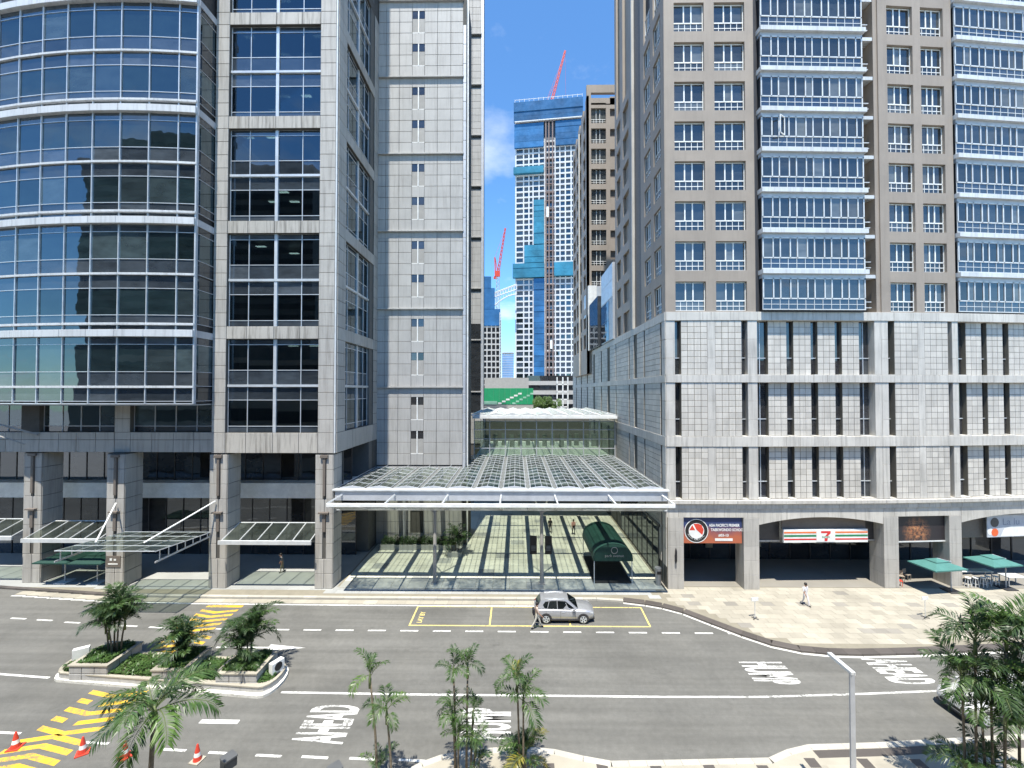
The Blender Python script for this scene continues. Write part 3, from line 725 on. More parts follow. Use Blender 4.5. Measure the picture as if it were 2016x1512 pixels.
for i in range(9):
    xa, xb = b9[i], b9[i+1]; xm = (xa+xb)/2; m = MB(); zb_ = 13.95
    m.vprism([(xa, zb_-.05), (xb, zb_-.05), (xm, zb_+.28)], YB-1.2, YB-1.12)
    for j in range(11): m.bar((xa+.05, YB-1.1+j*1.7, zb_+.05), (xm, YB-1.1+j*1.7, zb_+.32), .05); m.bar((xm, YB-1.1+j*1.7, zb_+.32), (xb-.05, YB-1.1+j*1.7, zb_+.05), .05)
    m.bar((xa, YB-1.2, zb_+.05), (xa, YB+17, zb_+.05), .14); m.bar((xm, YB-1.2, zb_+.32), (xm, YB+17, zb_+.32), .06)
    gb = m.build('glazing_bars', M_['alu_white'], GL)
    for j in range(10):
        y = YB-1.1+j*1.7
        MB().quad([(xa+.06, y+.03, zb_+.04), (xm, y+.03, zb_+.30), (xm, y+1.66, zb_+.30), (xa+.06, y+1.66, zb_+.04)]).quad([(xm, y+.03, zb_+.30), (xb-.06, y+.03, zb_+.04), (xb-.06, y+1.66, zb_+.04), (xm, y+1.66, zb_+.30)]).build('pane', M_['canopy_glass'], gb)

# ---------------------------------------------------------------- podium and apartment tower on the right
PD = thing('stone_podium', 'pale stone podium with tiled panels and shop arcade at street level', 'building', (28, 40, 0))
SEG = []                                                          # facade segments: frame, start x, length
def mkseg(x0, y0, x1, ang): SEG.append((frame(x0, y0, -0+ang), x0, (x1-x0)/math.cos(R(ang)))); return y0+math.tan(R(ang))*(x1-x0)
ya = mkseg(12.87, 36.45, 20.7, 0); yb_ = mkseg(20.7, ya, 31.6, 2.0); yc_ = mkseg(31.6, yb_, 38.7, 4.0); yd_ = mkseg(38.7, yc_, 52, 6.0)
SEGY = [36.45, ya, yb_, yc_, yd_]
FLO = [(7.74, 12.26), (13.12, 17.76), (18.41, 23.11)]              # storeys between bands
BND = [(12.26, 13.12), (17.76, 18.41), (23.11, 23.85)]
tile_rest = MB(); tcount = [0]
MB().prism([(12.92, 36.95)]+[(20.7, ya+.95), (31.6, yb_+.95), (38.7, yc_+.75), (52, yd_+1.0), (52, 96), (12.92, 96)], 7.3, 23.8).build('wall', M_['podium_joint'], PD)
def tiles(F, us, vs, y=0.0):
    for i in range(len(us)-1):
        for j in range(len(vs)-1):
            if tcount[0] < 296:
                tcount[0] += 1; piece('tile', PD, F, us[i]+.017, y-.03, vs[j]+.017, us[i+1]-us[i]-.034, .04, vs[j+1]-vs[j]-.034, M_['podium_tile'])
            else: tile_rest.box(us[i]+.017, y-.03, vs[j]+.017, us[i+1]-.017, y+.01, vs[j+1]-.017, 0, F)
def slit(F, x0, x1, z0, z1, y=.45, k=1):
    m = MB()
    zb2 = z0+(z1-z0)*.31
    m.box(x0, y-.06, zb2, x1, y+.03, zb2+.07)
    for i in range(1, k): m.box(x0+(x1-x0)*i/k-.03, y-.05, z0, x0+(x1-x0)*i/k+.03, y+.03, z1)
    m.box(x0, y-.03, z0, x1, y+.03, z0+.06)
    f_ = m.build('window', M_['alu'], PD, F)
    for i in range(k):
        piece('pane', f_, F, x0+(x1-x0)*i/k+.02, y, z0+.05, (x1-x0)/k-.04, .02, zb2-z0-.05, M_['strip'])
        piece('pane', f_, F, x0+(x1-x0)*i/k+.02, y, zb2+.08, (x1-x0)/k-.04, .02, z1-zb2-.08, M_['strip'])
    MB().box(x0, -.05, z0-.03, x1, y, z0+.05).build('sill', M_['podium_stone'], PD, F)
def pbox(F, x0, x1, z0, z1, mat='podium_stone', y0=0, y1=.5, name='stone_block'): return piece(name, PD, F, x0+.006, y0-.03, z0+.006, x1-x0-.012, y1-y0+.03, z1-z0-.012, M_[mat])
def seg_A(F, L, x):                                               # pier, slit, tiled panel with pilaster, slit, pier ; x: cuts
    for z0, z1 in FLO:
        for a, b in ((x[0], x[1]), (x[6], x[7])):
            zs = [z0, z0+(z1-z0)*.31, z0+(z1-z0)*.655, z1]
            for j in range(3): pbox(F, a, b, zs[j], zs[j+1], y1=1.0)
        slit(F, x[1], x[2], z0, z1); slit(F, x[5], x[6], z0, z1)
        MB().box(x[2], .0, z0, x[5], .5, z1).build('panel_backing', M_['podium_joint'], PD, F)
        vs = lin(z0, z1, 9)
        tiles(F, lin(x[2], x[3], 4), vs); tiles(F, lin(x[4], x[5], 4), vs)
        zs = [z0, z0+(z1-z0)*.31, z0+(z1-z0)*.655, z1]
        for j in range(3): pbox(F, x[3], x[4], zs[j], zs[j+1], y0=-.01, y1=.02)
    for z0, z1 in BND:
        us = [x[0]-.02, x[1]+.5, x[3]-.4, (x[3]+x[4])/2, x[4]+1.3, L]
        for i in range(5): pbox(F, us[i], us[i+1], z0, z1, y0=-.06, y1=.9)
def seg_B(F, L, cuts, win0):
    for z0, z1 in FLO:
        vs = lin(z0, z1, 9)
        for i, (a, b) in enumerate(cuts):
            MB().box(a, .36, z0, b, .9, z1).build('panel_backing', M_['podium_joint'], PD, F); tiles(F, lin(a, b, 3), vs, .36)
        slit(F, win0[0], win0[1], z0, z1, .62, 2)
        for i in range(len(cuts)-1): slit(F, cuts[i][1], cuts[i+1][0], z0, z1, .62)
        if win0[2] is not None: slit(F, cuts[-1][1], win0[2], z0, z1, .62, 2)
    for z0, z1 in BND:
        k = max(3, round(L/1.15)); us = lin(0, L, k)
        for i in range(k): pbox(F, us[i], us[i+1], z0, z1, y0=-.06, y1=.9)
FA = SEG[0][0]; o_ = 12.87
seg_A(FA, 7.83, [x-o_ for x in (12.87, 13.65, 14.17, 16.42, 17.1, 19.36, 19.88, 20.7)])
FBs = SEG[1][0]
seg_B(FBs, SEG[1][2], [(1.15, 2.8), (3.4, 4.95), (5.55, 7.1), (7.7, 9.25)], (.0, 1.1, 10.3))
for z0, z1 in FLO: pbox(FBs, 10.3, 10.9, z0, z1, y1=1.0)
seg_A(SEG[2][0], SEG[2][2], [0, .62, 1.2, 3.35, 3.98, 6.15, 6.55, 7.1])
seg_B(SEG[3][0], SEG[3][2], [(1.2, 2.75), (3.3, 4.9), (5.5, 7.1), (7.7, 9.25), (9.9, 11.4)], (0, 1.1, 13.0))
tile_rest.build('tile', M_['podium_tile'], PD, kind='stuff')
# cornice, lintel course, ground floor piers and arches
for (F, x0, L) in SEG:
    k = max(3, round(L/2.2)); us = lin(0, L, k)
    for i in range(k): pbox(F, us[i], us[i+1], 7.42, 7.72, y0=-.28, y1=.9, name='cornice_block')
    k = max(4, round(L/1.0)); us = lin(0, L, k)
    for i in range(k): pbox(F, us[i], us[i+1], 6.98, 7.41, y0=-.1, y1=.9, name='lintel_block')
def gpier(F, a, b, z1=6.2):
    zs = lin(.13, z1, 5)
    MB().box(a+.04, .0, .13, b-.04, 1.4, z1).build('pier_core', M_['podium_joint'], PD, F)
    for j in range(5): piece('stone_block', PD, F, a+.01, -.05, zs[j]+.006, b-a-.02, 1.42, zs[j+1]-zs[j]-.012, M_['granite'])
gpier(FA, .05, 1.42); gpier(FA, 6.5, 7.83); gpier(SEG[2][0], -.05, 1.3); gpier(SEG[2][0], 5.95, 7.1); gpier(SEG[3][0], 12, 13.2)
def flat_lintel(F, a, b):
    us = lin(a, b, max(2, round((b-a)/1.0)))
    for i in range(len(us)-1): pbox(F, us[i], us[i+1], 6.2, 6.97, y1=1.2, name='lintel_block')
flat_lintel(FA, .0, 7.85); flat_lintel(SEG[2][0], -.05, 7.1)
def arch(F, a, b, rise=.62, k=9):
    us = lin(a, b, k); xm = (a+b)/2
    f = lambda x: 6.22-rise*((x-xm)/((b-a)/2))**2
    for i in range(k):
        x0, x1 = us[i]+.008, us[i+1]-.008
        pts = [(x0, f(x0)), ((x0+x1)/2, f((x0+x1)/2)), (x1, f(x1)), (x1, 6.965), (x0, 6.965)]
        MB().vprism(pts, -.03, 1.2).build('arch_stone', M_['podium_stone'], PD, F)
arch(FBs, .0, 10.85); arch(SEG[3][0], 0, 11.95, .62, 10)
# behind the arcade: ceilings, shopfronts
MB().prism([(12.95, 37.7), (52, 39.6), (52, 47), (12.95, 47)], 6.9, 7.1).build('ceiling', M_['soffit'], PD)
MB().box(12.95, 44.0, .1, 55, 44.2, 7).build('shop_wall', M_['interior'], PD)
m = MB()
for i in range(20): m.box(13.4+i*2, 42.9, .14, 13.5+i*2, 43.05, 4.6)
m.box(13, 42.9, 4.5, 53, 43.1, 4.7)
sf = m.build('shopfront_frame', M_['dark_metal'], PD)
for i in range(19): piece('pane', sf, I4, 13.5+i*2, 42.96, .14, 1.9, .02, 4.3, M_['strip'])
MB().box(23.5, 42.6, 1.5, 24.4, 42.75, 3.6).box(25.0, 42.6, 2.2, 26.0, 42.75, 3.6).build('shop_poster', M_['blind'], PD)
MB().box(17.4, 42.6, 2.2, 18.6, 42.75, 4.4).build('shop_poster', M_['orange'], PD)
MB().box(18.9, 42.6, 1.4, 19.6, 42.75, 4.4).build('shop_poster', M_['blind'], PD)
# dark side cheeks in the arch beside the shop sign
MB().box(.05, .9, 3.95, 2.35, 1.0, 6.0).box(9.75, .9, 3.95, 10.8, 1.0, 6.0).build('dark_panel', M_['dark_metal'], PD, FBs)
MB().box(.0, .85, 3.86, 2.35, 1.05, 3.98).box(9.75, .85, 3.86, 10.9, 1.05, 3.98).build('ledge_trim', M_['podium_stone'], PD, FBs)
MB().box(2.35, .55, 5.02, 9.75, .62, 6.2).build('brown_panel', M_['taupe'], PD, FBs)
MB().box(.0, .8, 3.95, 3.2, .9, 6.0).build('dark_panel', M_['taupe'], PD, SEG[3][0])
# side of the podium along the passage
FP = frame(12.87, 36.45, -90)                                      # local x = -(Y-36.45)
def Xl(Y): return -(Y-36.45)
side_rest = MB()
sl_Y = [(37.35, 37.75), (42.2, 42.6), (45.0, 46.2), (47.9, 48.3), (54.3, 54.7), (58.0, 59.6), (63.5, 64.2), (69, 70.5), (76, 76.8), (83, 84.2), (90, 91)]
for z0, z1 in [(2.0, 7.0)]+FLO:
    prev = 36.45
    for a, b in sl_Y+[(96, 96)]:
        if a-prev > .4:
            k = max(1, round((a-prev)/1.1)); us = lin(Xl(a), Xl(prev), k)
            if prev < 37: panels(PD, FP, us, [z0, z0+(z1-z0)*.31, z0+(z1-z0)*.655, z1], M_['podium_stone'], t=.06)
            else: panels(PD, FP, us, lin(z0, z1, 9), M_['podium_tile'], rest=side_rest, t=.05)
        if b > a and z0 > 5:
            f_ = MB().box(Xl(b), .28, z0, Xl(a), .3, z0+.06).build('window', M_['grey_metal'], PD, FP)
            piece('pane', f_, FP, Xl(b), .25, z0+.06, b-a, .02, z1-z0-.06, M_['strip'])
        prev = b
for z0, z1 in BND+[(7.0, 7.74)]:
    us = lin(Xl(96), Xl(36.5), 22)
    for i in range(22): pbox(FP, us[i], us[i+1], z0, z1, y0=-.05, y1=.3)
side_rest.build('side_tile', M_['podium_tile'], PD, kind='stuff')
for a, b in zip([36.45]+[s[1] for s in sl_Y], [s[0] for s in sl_Y]+[96]): MB().box(Xl(b), .0, 0.1, Xl(a), .5, 23.1).build('side_backing', M_['podium_joint'], PD, FP)
m = MB()
for i in range(9): m.box(Xl(52)+i*1.7, -.12, .14, Xl(52)+i*1.7+.08, 0, 5)
m.box(Xl(52), -.14, 4.9, Xl(38), 0, 5.1)
sf = m.build('shopfront_frame', M_['dark_metal'], PD, FP)
for i in range(8): piece('pane', sf, FP, Xl(52)+i*1.7+.1, -.08, .2, 1.55, .02, 4.6, M_['strip'])

# apartment tower above the podium
AP = thing('apartment_tower', 'brown stone apartment tower with white bay windows above the pale podium', 'building', (28, 45, 23.9))
FL = [23.95+3.5*k for k in range(9)]
ZT = 90.0
def window(F, x0, x1, z0, yy=.28, simple=False):
    wd, ht = x1-x0, 2.52
    key = ('win', round(wd, 2))
    if key not in _bc:
        m = MB(); m.box(0, -.04, 0, wd, .04, .09).box(0, -.04, ht-.07, wd, .04, ht).box(0, -.04, .86, wd, .05, .96).box(0, -.02, .42, wd, .02, .48)
        m.box(0, -.04, 0, .06, .04, ht).box(wd-.06, -.04, 0, wd, .04, ht)
        for t in (.36, .61): m.box(wd*t-.055, -.05, .9, wd*t+.055, .05, ht)
        for t in (.2, .4, .6, .8): m.box(wd*t-.022, -.02, 0, wd*t+.022, .02, .9)
        _bc[key] = m.mesh('window', M_['white'])
    w_ = put('window', _bc[key], AP, F @ T(x0, yy, z0))
    for a, b in ((.03, .34), (.38, .59), (.63, .97)):
        p = piece('pane', w_, F, x0+wd*a, yy, z0+.97, wd*(b-a), .02, ht-1.04, M_['win'])
        p.matrix_basis = p.matrix_basis @ Matrix.Rotation(R(random.uniform(-.6, .6)), 4, 'Z') @ Matrix.Rotation(R(random.uniform(-.4, .4)), 4, 'X')
    piece('lower_pane', w_, F, x0+.03, yy+.005, z0+.05, wd-.06, .02, .82, M_['win'])
    return w_
def wall_grid(F, x0, x1, cols, name='wall', z0=23.86, thick=.7, mat='brown_stone'):
    m = MB(); xs = [x0]+[c for p in cols for c in p]+[x1]
    for i in range(0, len(xs), 2): m.box(xs[i], 0, z0, xs[i+1], thick, ZT)
    for (a, b) in cols:
        prev = z0
        for f in FL:
            if f-prev > .02: m.box(a, .0, prev, b, thick, f)
            prev = f+2.55
    return m.build(name, M_[mat], AP, F)
colsA = [(13.74-o_, 16.36-o_), (17.23-o_, 19.88-o_)]
wall_grid(FA, 0, 7.75, colsA)
for a, b in colsA:
    for f in FL: window(FA, a, b, f)
colsC = [(.95, 3.35), (4.1, 6.25)]
FC = SEG[2][0]
wall_grid(FC, .1, 7.0, colsC)
for a, b in colsC:
    for f in FL: window(FC, a, b, f)
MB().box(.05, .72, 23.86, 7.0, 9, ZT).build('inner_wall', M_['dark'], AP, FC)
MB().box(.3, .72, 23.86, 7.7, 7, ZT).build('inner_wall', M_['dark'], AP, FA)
m = MB(); m.box(-.0, 0, 23.86, .6, 3.4, ZT); m.build('side_wall', M_['brown_stone'], AP, frame(31.62, yb_+.04, 94) @ T(0, -.1, 0)) if False else None
MB().box(31.35, yb_+.1, 23.86, 31.75, yb_+4.6, ZT).build('side_wall', M_['brown_stone'], AP)
# side facing the passage
FPs = frame(12.852, 36.47, -90)
cS = [(37.35, 39.3), (40.2, 42.2)]
colsS = [(Xl(b), Xl(a)) for a, b in cS][::-1]
wall_grid(FPs, Xl(43.4), -.01, colsS, thick=.4)
for a, b in colsS:
    for f in FL: window(FPs, a, b, f, .2)
MB().box(12.99, 43.4, 23.86, 20, 46.2, ZT).build('recess_wall', M_['taupe'], AP)
MB().box(12.7, 46.2, 23.86, 20, 46.5, ZT).build('fin', M_['podium_stone'], AP)
F3 = frame(12.87, 46.5, -90); colsT = [(-7.4, -5.4), (-4.2, -1.6)]
m = MB(); xs = [-8.3, -7.4, -5.4, -4.2, -1.6, 0]
for i in range(0, 6, 2): m.box(xs[i], 0, 23.86, xs[i+1], .4, ZT)
for a, b in colsT:
    prev = 23.86
    for f in FL: m.box(a, 0, prev, b, .4, f+.01); prev = f+2.4
m.build('wall', M_['brown_stone'], AP, F3)
MB().box(13.2, 46.55, 23.9, 20, 54.7, ZT).build('recess_panel', M_['brown_stone'], AP)
# white bay windows
def white_bay(F, x0, L, npane, proj=.35):
    key = ('bay', round(L, 2))
    mw = L/npane; ht = 2.75
    m = MB()
    m.box(0, -.04, .0, L, .05, .08).box(0, -.05, .92, L, .06, 1.02).box(0, -.05, ht-.12, L, .05, ht).box(0, -.02, .46, L, .02, .51)
    for i in range(npane):
        m.box(i*mw-.0, -.05, .95, i*mw+.10, .05, ht); m.box(i*mw+mw*.62-.05, -.05, .95, i*mw+mw*.62+.05, .05, ht)
    m.box(L-.1, -.05, 0, L, .05, ht)
    for i in range(npane*2+1): m.box(i*mw/2-.022, -.025, 0, i*mw/2+.022, .025, .95)
    me = m.mesh('bay_window', M_['alu_white'])
    for k, f in enumerate(FL):
        w_ = put('bay_window', me, AP, F @ T(x0, -proj, f+.02))
        for i in range(npane):
            p = piece('pane', w_, F, x0+i*mw+.09, -proj, f+1.03, mw*.62-.12, .02, ht-1.14, M_['win'])
            p.matrix_basis = p.matrix_basis @ Matrix.Rotation(R(random.uniform(-.7, .7)), 4, 'Z')
            piece('narrow_pane', w_, F, x0+i*mw+mw*.62+.05, -proj, f+1.03, mw*.38-.06, .02, ht-1.14, M_['win'])
        piece('lower_pane', w_, F, x0+.02, -proj+.005, f+.06, L-.04, .02, .88, M_['cw_spandrel'])
        MB().box(x0-.12, -proj-.30, f+3.08, x0+L+.14, .3, f+3.46).build('ledge', M_['ledge'], w_, F)
        MB().box(x0-.03, -proj-.03, f+ht, x0+L+.03, .3, f+3.079).build('ledge_soffit', M_['grey_metal'], w_, F)
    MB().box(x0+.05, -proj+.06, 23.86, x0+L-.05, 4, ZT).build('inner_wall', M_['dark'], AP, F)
white_bay(FBs, .32, 8.95, 6)
for k, f in enumerate(FL): MB().box(9.35, .1, f+.3, 10.2, .2, f+.36).box(9.35, .1, f+.8, 10.2, .2, f+.86).box(9.35, .1, f+2.9, 10.6, .9, f+3.2).build('balcony_rail', M_['ledge'], AP, FBs)
MB().box(-.02, .1, 23.86, .3, 2.0, ZT).build('dark_joint', M_['dark_metal'], AP, FBs)
MB().box(9.3, 1.6, 23.86, 10.8, 5, ZT).build('recess_wall', M_['taupe'], AP, FBs)
white_bay(SEG[3][0], .1, 12.0, 8, .05)
# open casement on the white bay
m = MB(); m.box(0, -.03, 0, .07, .03, 1.6).box(.75, -.03, 0, .82, .03, 1.6).box(0, -.03, 0, .82, .03, .07).box(0, -.03, 1.53, .82, .03, 1.6)
oc = m.build('open_casement', M_['white'], AP, FBs @ T(2.35, -.42, FL[4]+1.03) @ Matrix.Rotation(R(-148), 4, 'Z'))
# second tower and link roofs further along the passage
T2 = thing('apartment_tower', 'second brown apartment tower with an open roof frame, further along the passage', 'building', (18, 75, 0))
FT = frame(0, 72, 0); zt = 69.9
cols = [(12.85, 15.4)]; small = (16.1, 17.6)
m = MB(); m.box(12.1, 0, 20, 12.85, .6, zt).box(15.4, 0, 20, 16.1, .6, 66.6).box(17.6, 0, 20, 20, .6, 66.6).box(12.85, 0, 68.55, 20, .6, zt).box(12.85, 0, 66.4, 20, .6, 67.6)
fz = [24.5+3.52*k for k in range(13)]
for (a, b, h_) in ((12.85, 15.4, 2.6), (16.1, 17.6, 1.4)):
    prev = 20
    for f in fz:
        f1 = f if h_ > 2 else f+1.1
        if f1-prev > 0: m.box(a, 0, prev, b, .6, f1)
        prev = f1+h_
        if f+h_ > 66: break
    if prev < 66.4: m.box(a, 0, prev, b, .6, 66.4)
m.build('wall', M_['brown_stone'], T2, FT)
wk = MB(); wd = 2.55
wk.box(0, -.04, .75, wd, .04, .83).box(0, -.04, .38, wd, .04, .43)
for t in (.36, .61): wk.box(wd*t-.04, -.04, 0, wd*t+.04, .04, 2.6)
for t in (.2, .8): wk.box(wd*t-.03, -.03, 0, wd*t+.03, .03, .8)
wme = wk.mesh('window', M_['white'])
for f in fz[:12]:
    w_ = put('window', wme, T2, FT @ T(12.85, .32, f)); piece('pane', w_, FT, 12.85, .36, f, 2.55, .02, 2.6, M_['win'])
    piece('vent', T2, FT, 16.1, .36, f+1.1, 1.5, .02, 1.4, M_['taupe'])
MB().box(12.5, 72.6, 20, 20, 90, 66.5).build('inner_wall', M_['taupe'], T2)
F4 = frame(12.1, 72, -90); m = MB(); cS2 = [(-17, -14), (-12.5, -10.2), (-8.2, -6.2), (-4.0, -1.6)]
xs = [-18]+[c for p in cS2 for c in p]+[0]
for i in range(0, len(xs), 2): m.box(xs[i], .0, 20, xs[i+1], .38, 68)
for a, b in cS2:
    prev = 20
    for f in fz: m.box(a, 0, prev, b, .38, f); prev = f+2.5
m.build('side_wall', M_['brown_stone'], T2, F4)
MB().box(11.8, 79.6, 20, 12.05, 80.0, 66).build('fin', M_['podium_stone'], T2)
LK = thing('link_block', 'low grey clad link block between the two brown towers', 'building', (15, 62, 23))
lm = MB(); lm.box(12.6, 55.2, 23.9, 22, 62.5, 34.0); LKw = lm.build('wall', M_['grey_metal'], LK)
panels(LKw, frame(12.6, 55.2, -90), lin(-7.3, 0, 3), lin(29.5, 34, 2), M_['alu'], 'metal_panel')
panels(LKw, frame(12.6, 55.2, -90), lin(-7.3, -2.2, 2), lin(24, 29.4, 2), M_['strip'], 'pane')
MB().box(12.3, 64, 23.9, 21, 71.5, 31.5).build('rear_wall', M_['strip'], LK); MB().box(12.2, 71.5, 23.9, 13.6, 71.9, 35.0).build('end_wall', M_['white'], LK)
MB().box(12.15, 71.9, 30, 21, 78, 35).build('clad_wall', M_['alu'], LK)

# ---------------------------------------------------------------- far buildings
CT = thing('construction_tower', 'tall white gridded tower under construction wrapped in blue netting', 'building', (18, 250, 0))
FCt = frame(-.8, 252, -7)
Wc, fh, z0 = 40.0, 3.3, 11.0
nf = 53
farwhite = plain('far_white', (.56, .58, .60), .7); hoistm = plain('hoist_brown', (.20, .15, .14), .8); farcore = plain('far_core', (.10, .13, .17), .6)  # far tower's white and core colours brightened to stand in for haze
slab_me = MB().box(0, 0, 0, Wc, .9, .85).mesh('floor_slab', farwhite)
for k in range(nf):
    if z0+k*fh < 168: put('floor_slab', slab_me, CT, FCt @ T(0, 0, z0+k*fh))
xs = [0, 4.7, 7.9, 10.4, 14.0, 17.4, 23.6, 26.4, 29.6, 33, 36.5, 39.4]
for x in xs: MB().box(x, -.05, 0, x+.75, .9, 168).build('column', farwhite, CT, FCt)
MB().box(.2, .9, 0, Wc, 30, 187).build('core_wall', farcore, CT, FCt)
gl = MB()
for k in range(0, nf-6):
    for i in range(len(xs)-1):
        if random.random() < .35: gl.box(xs[i]+.7, .6, z0+k*fh+.85, xs[i+1], .88, z0+k*fh+3.3)
gl.build('glazing', M_['cw'], CT, FCt, kind='stuff')
for k in range(30): MB().box(17.4+.6, -1.2, 10+k*5, 23.4, .8, 10+k*5+.5).build('hoist_deck', hoistm, CT, FCt)
for x in (18.2, 20.0, 22.2): MB().box(x, -1.6, 0, x+.7, -.9, 184).build('hoist_mast', hoistm, CT, FCt)
MB().box(18.9, -2.6, 120, 20.2, -1.6, 126).box(21, -2.6, 42, 22.2, -1.6, 47).build('hoist_car', M_['white'], CT, FCt)
def net(x0, x1, za, zb, mat='net', d=1.2):
    m = MB(); k = max(1, round((zb-za)/3.3))
    for j in range(k):
        a = za+(zb-za)*j/k; m.box(x0, -d-random.uniform(0, .35), a+.05, x1, -.12, za+(zb-za)*(j+1)/k-.05)
    return m.build('safety_net', M_[mat], CT, FCt)
net(-.6, 40.4, 178.5, 190.2, 'net', 2.0); net(-.4, 17.2, 163, 177.5); net(24.2, 40.2, 163, 177.5)
net(-.8, 17.2, 147, 151, 'net_teal', 2.2); net(11.2, 17.4, 104.5, 131, 'net_teal'); net(5.6, 17.4, 93.5, 104, 'net_teal', 1.6); net(-1.2, 17.6, 84.5, 93, 'net_teal', 2.4); net(23.4, 34.5, 85, 93, 'net_teal', 2.2); net(11.2, 17.5, 25, 84, 'net')
m = MB()
for i in range(15): m.box(i*2.85, -2.1, 190.2, i*2.85+.18, -1.9, 192)
m.box(0, -2.1, 191.5, 40, -1.9, 191.7).box(0, -2.2, 178.2, 40, -.1, 178.7)
m.build('scaffold', M_['alu_white'], CT, FCt)
def lattice(p, q, w, bays, wb=.22, taper=1.0):
    m = MB(); p = Vector(p); q = Vector(q); d = (q-p).normalized(); a = d.cross(Vector((0, 1, 0))).normalized()*w/2; c = Vector((0, 1, 0))*w/2
    cs = [a+c, a-c, -a-c, -a+c]
    for k in cs: m.bar(p+k, q+k*taper, wb)
    for i in range(bays):
        s0 = p+(q-p)*i/bays; s1 = p+(q-p)*(i+1)/bays; f0 = 1+(taper-1)*i/bays; f1 = 1+(taper-1)*(i+1)/bays
        for j in range(4): m.bar(s0+cs[j]*f0, s1+cs[(j+1) % 4]*f1, wb*.7)
    return m
CR = thing('tower_crane', 'red lattice crane boom rising from the top of the netted tower', 'crane', (19, 258, 188))
lattice((19.0, 258, 186), (30.2, 258, 228), 1.5, 16, .3, .5).build('boom', M_['red'], CR)
MB().bar((15, 258, 188), (23, 258, 206), .12).bar((15, 258, 188), (29, 258, 224), .08).bar((30.2, 258, 228), (30.4, 258, 200), .06).build('cable', M_['red'], CR)
lattice((18, 258, 170), (18, 258, 188), 2, 6, .35).build('mast', M_['red'], CR)
C2 = thing('tower_crane', 'small red tower crane on a thin mast above the sky bridge', 'crane', (-13.4, 300, 20))
lattice((-13.4, 300, 20), (-13.4, 300, 99), 2.0, 26, .3).build('mast', M_['grey_metal'], C2)
lattice((-13.0, 300, 103), (-8.0, 300, 134), 1.4, 12, .3, .5).build('boom', M_['red'], C2)
MB().box(-15.6, 298.8, 99, -11.8, 301, 103).box(-16.4, 299, 97.5, -14, 301, 99).bar((-15.2, 300, 103), (-15.6, 300, 113), .6).bar((-13.6, 300, 103), (-15.4, 300, 113), .4).bar((-15.5, 300, 113), (-8.2, 300, 133), .1).build('cab', M_['red'], C2)
LT = thing('netted_tower', 'narrow unfinished tower with dark blue netting left of the sky bridge', 'building', (-14, 240, 0))
MB().box(-26, 241.2, 0, -9.7, 260, 60).build('core_wall', M_['dark'], LT)
for k in range(17): MB().box(-26, 240, 10.5+3.3*k, -9.3, 241.2, 11.3+3.3*k).build('floor_slab', M_['concrete'], LT)
for x in (-20, -17.2, -14.6, -12.2, -9.9): MB().box(x, 239.9, 8, x+.6, 241.2, 60).build('column', M_['concrete'], LT)
MB().box(-26, 239.6, 54.5, -9.3, 241, 64).box(-26, 239.5, 64, -12.5, 241, 76).box(-26, 239.4, 76, -14.6, 241, 82.6).build('safety_net', M_['net'], LT)
lattice((-9.2, 239, 10), (-9.2, 239, 62), .8, 30, .16).build('hoist_mast', M_['alu_white'], LT)
SB = thing('sky_bridge', 'white arched sky bridge between the two unfinished towers', 'bridge', (-9, 245, 70))
m = MB(); top = []; bot = []
for i in range(13):
    t = i/12; x = -19+19*t; top.append((x, 245, 72.2+7.3*t)); bot.append((x, 245, 70.0+6.5*t-.0)); 
m.tube(top, .35, 6).tube(bot, .35, 6)
arcp = [(-18+18*t, 245, 62+11.6*math.sin(t*math.pi/2)) for t in lin(0, 1, 12)]
m.tube(arcp, .4, 6)
for i in range(13):
    m.bar(top[i], bot[i], .5); 
    if arcp[i][2] < bot[i][2]-.3: m.bar(bot[i], arcp[i], .22)
for i in range(12): m.bar((top[i][0], 247, top[i][2]), (top[i+1][0], 247, top[i+1][2]), .4)
m.build('bridge_truss', farwhite, SB)
MB().prism([(-19, 245.5), (0, 245.5), (0, 250), (-19, 250)], 0, .3).build('deck', M_['grey_metal'], SB, T(0, 0, 70) @ Matrix.Rotation(R(-21), 4, 'Y') @ T(0, 0, 0)) if False else None
DT = thing('glass_tower', 'distant blue glass tower low between the unfinished towers', 'building', (-12, 600, 0))
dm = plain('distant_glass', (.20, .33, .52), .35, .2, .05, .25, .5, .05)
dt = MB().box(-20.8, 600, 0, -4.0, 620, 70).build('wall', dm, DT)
for k in range(19): MB().box(-20.9, 599.6, 5+3.5*k, -3.9, 600, 5.5+3.5*k).build('floor_band', M_['grey_metal'], dt)
MB().box(-21.5, 599, 72, -3.4, 621, 73).box(-20, 601, 70, -19.4, 602, 72).box(-5, 601, 70, -4.4, 602, 72).build('roof', M_['alu'], DT)
HB = thing('site_hoarding', 'green hoarding with stepped white checks above the glass link roof', 'hoarding', (-2, 100, 0))
MB().box(-9.5, 100, 0, 3.97, 100.3, 13.9).build('base_wall', M_['concrete'], HB); gm = plain('hoarding_green', (.02, .30, .13), .5, 0, .03, .1); gm2 = plain('hoarding_pale', (.30, .55, .42), .5)
for i in range(10): piece('panel', HB, T(-9.5+i*1.345, 100, 0), .01, -.06, 13.9, 1.325, .3, 3.85, gm)
for i in range(6):
    piece('check', HB, T(-4.4+i*.95, 99.9, 13.95+i*.46), 0, 0, 0, .85, .03, .4, M_['white']); piece('check', HB, T(-1.0+i*.85, 99.9, 13.95+i*.46), 0, 0, 0, .75, .03, .4, gm2)
MB().box(-9.5, 99.88, 13.9, -4.6, 99.95, 14.7).build('pale_band', gm2, HB)
MB().box(-8.5, 112, 14, 3.2, 120, 20.6).build('shed', M_['concrete'], HB)
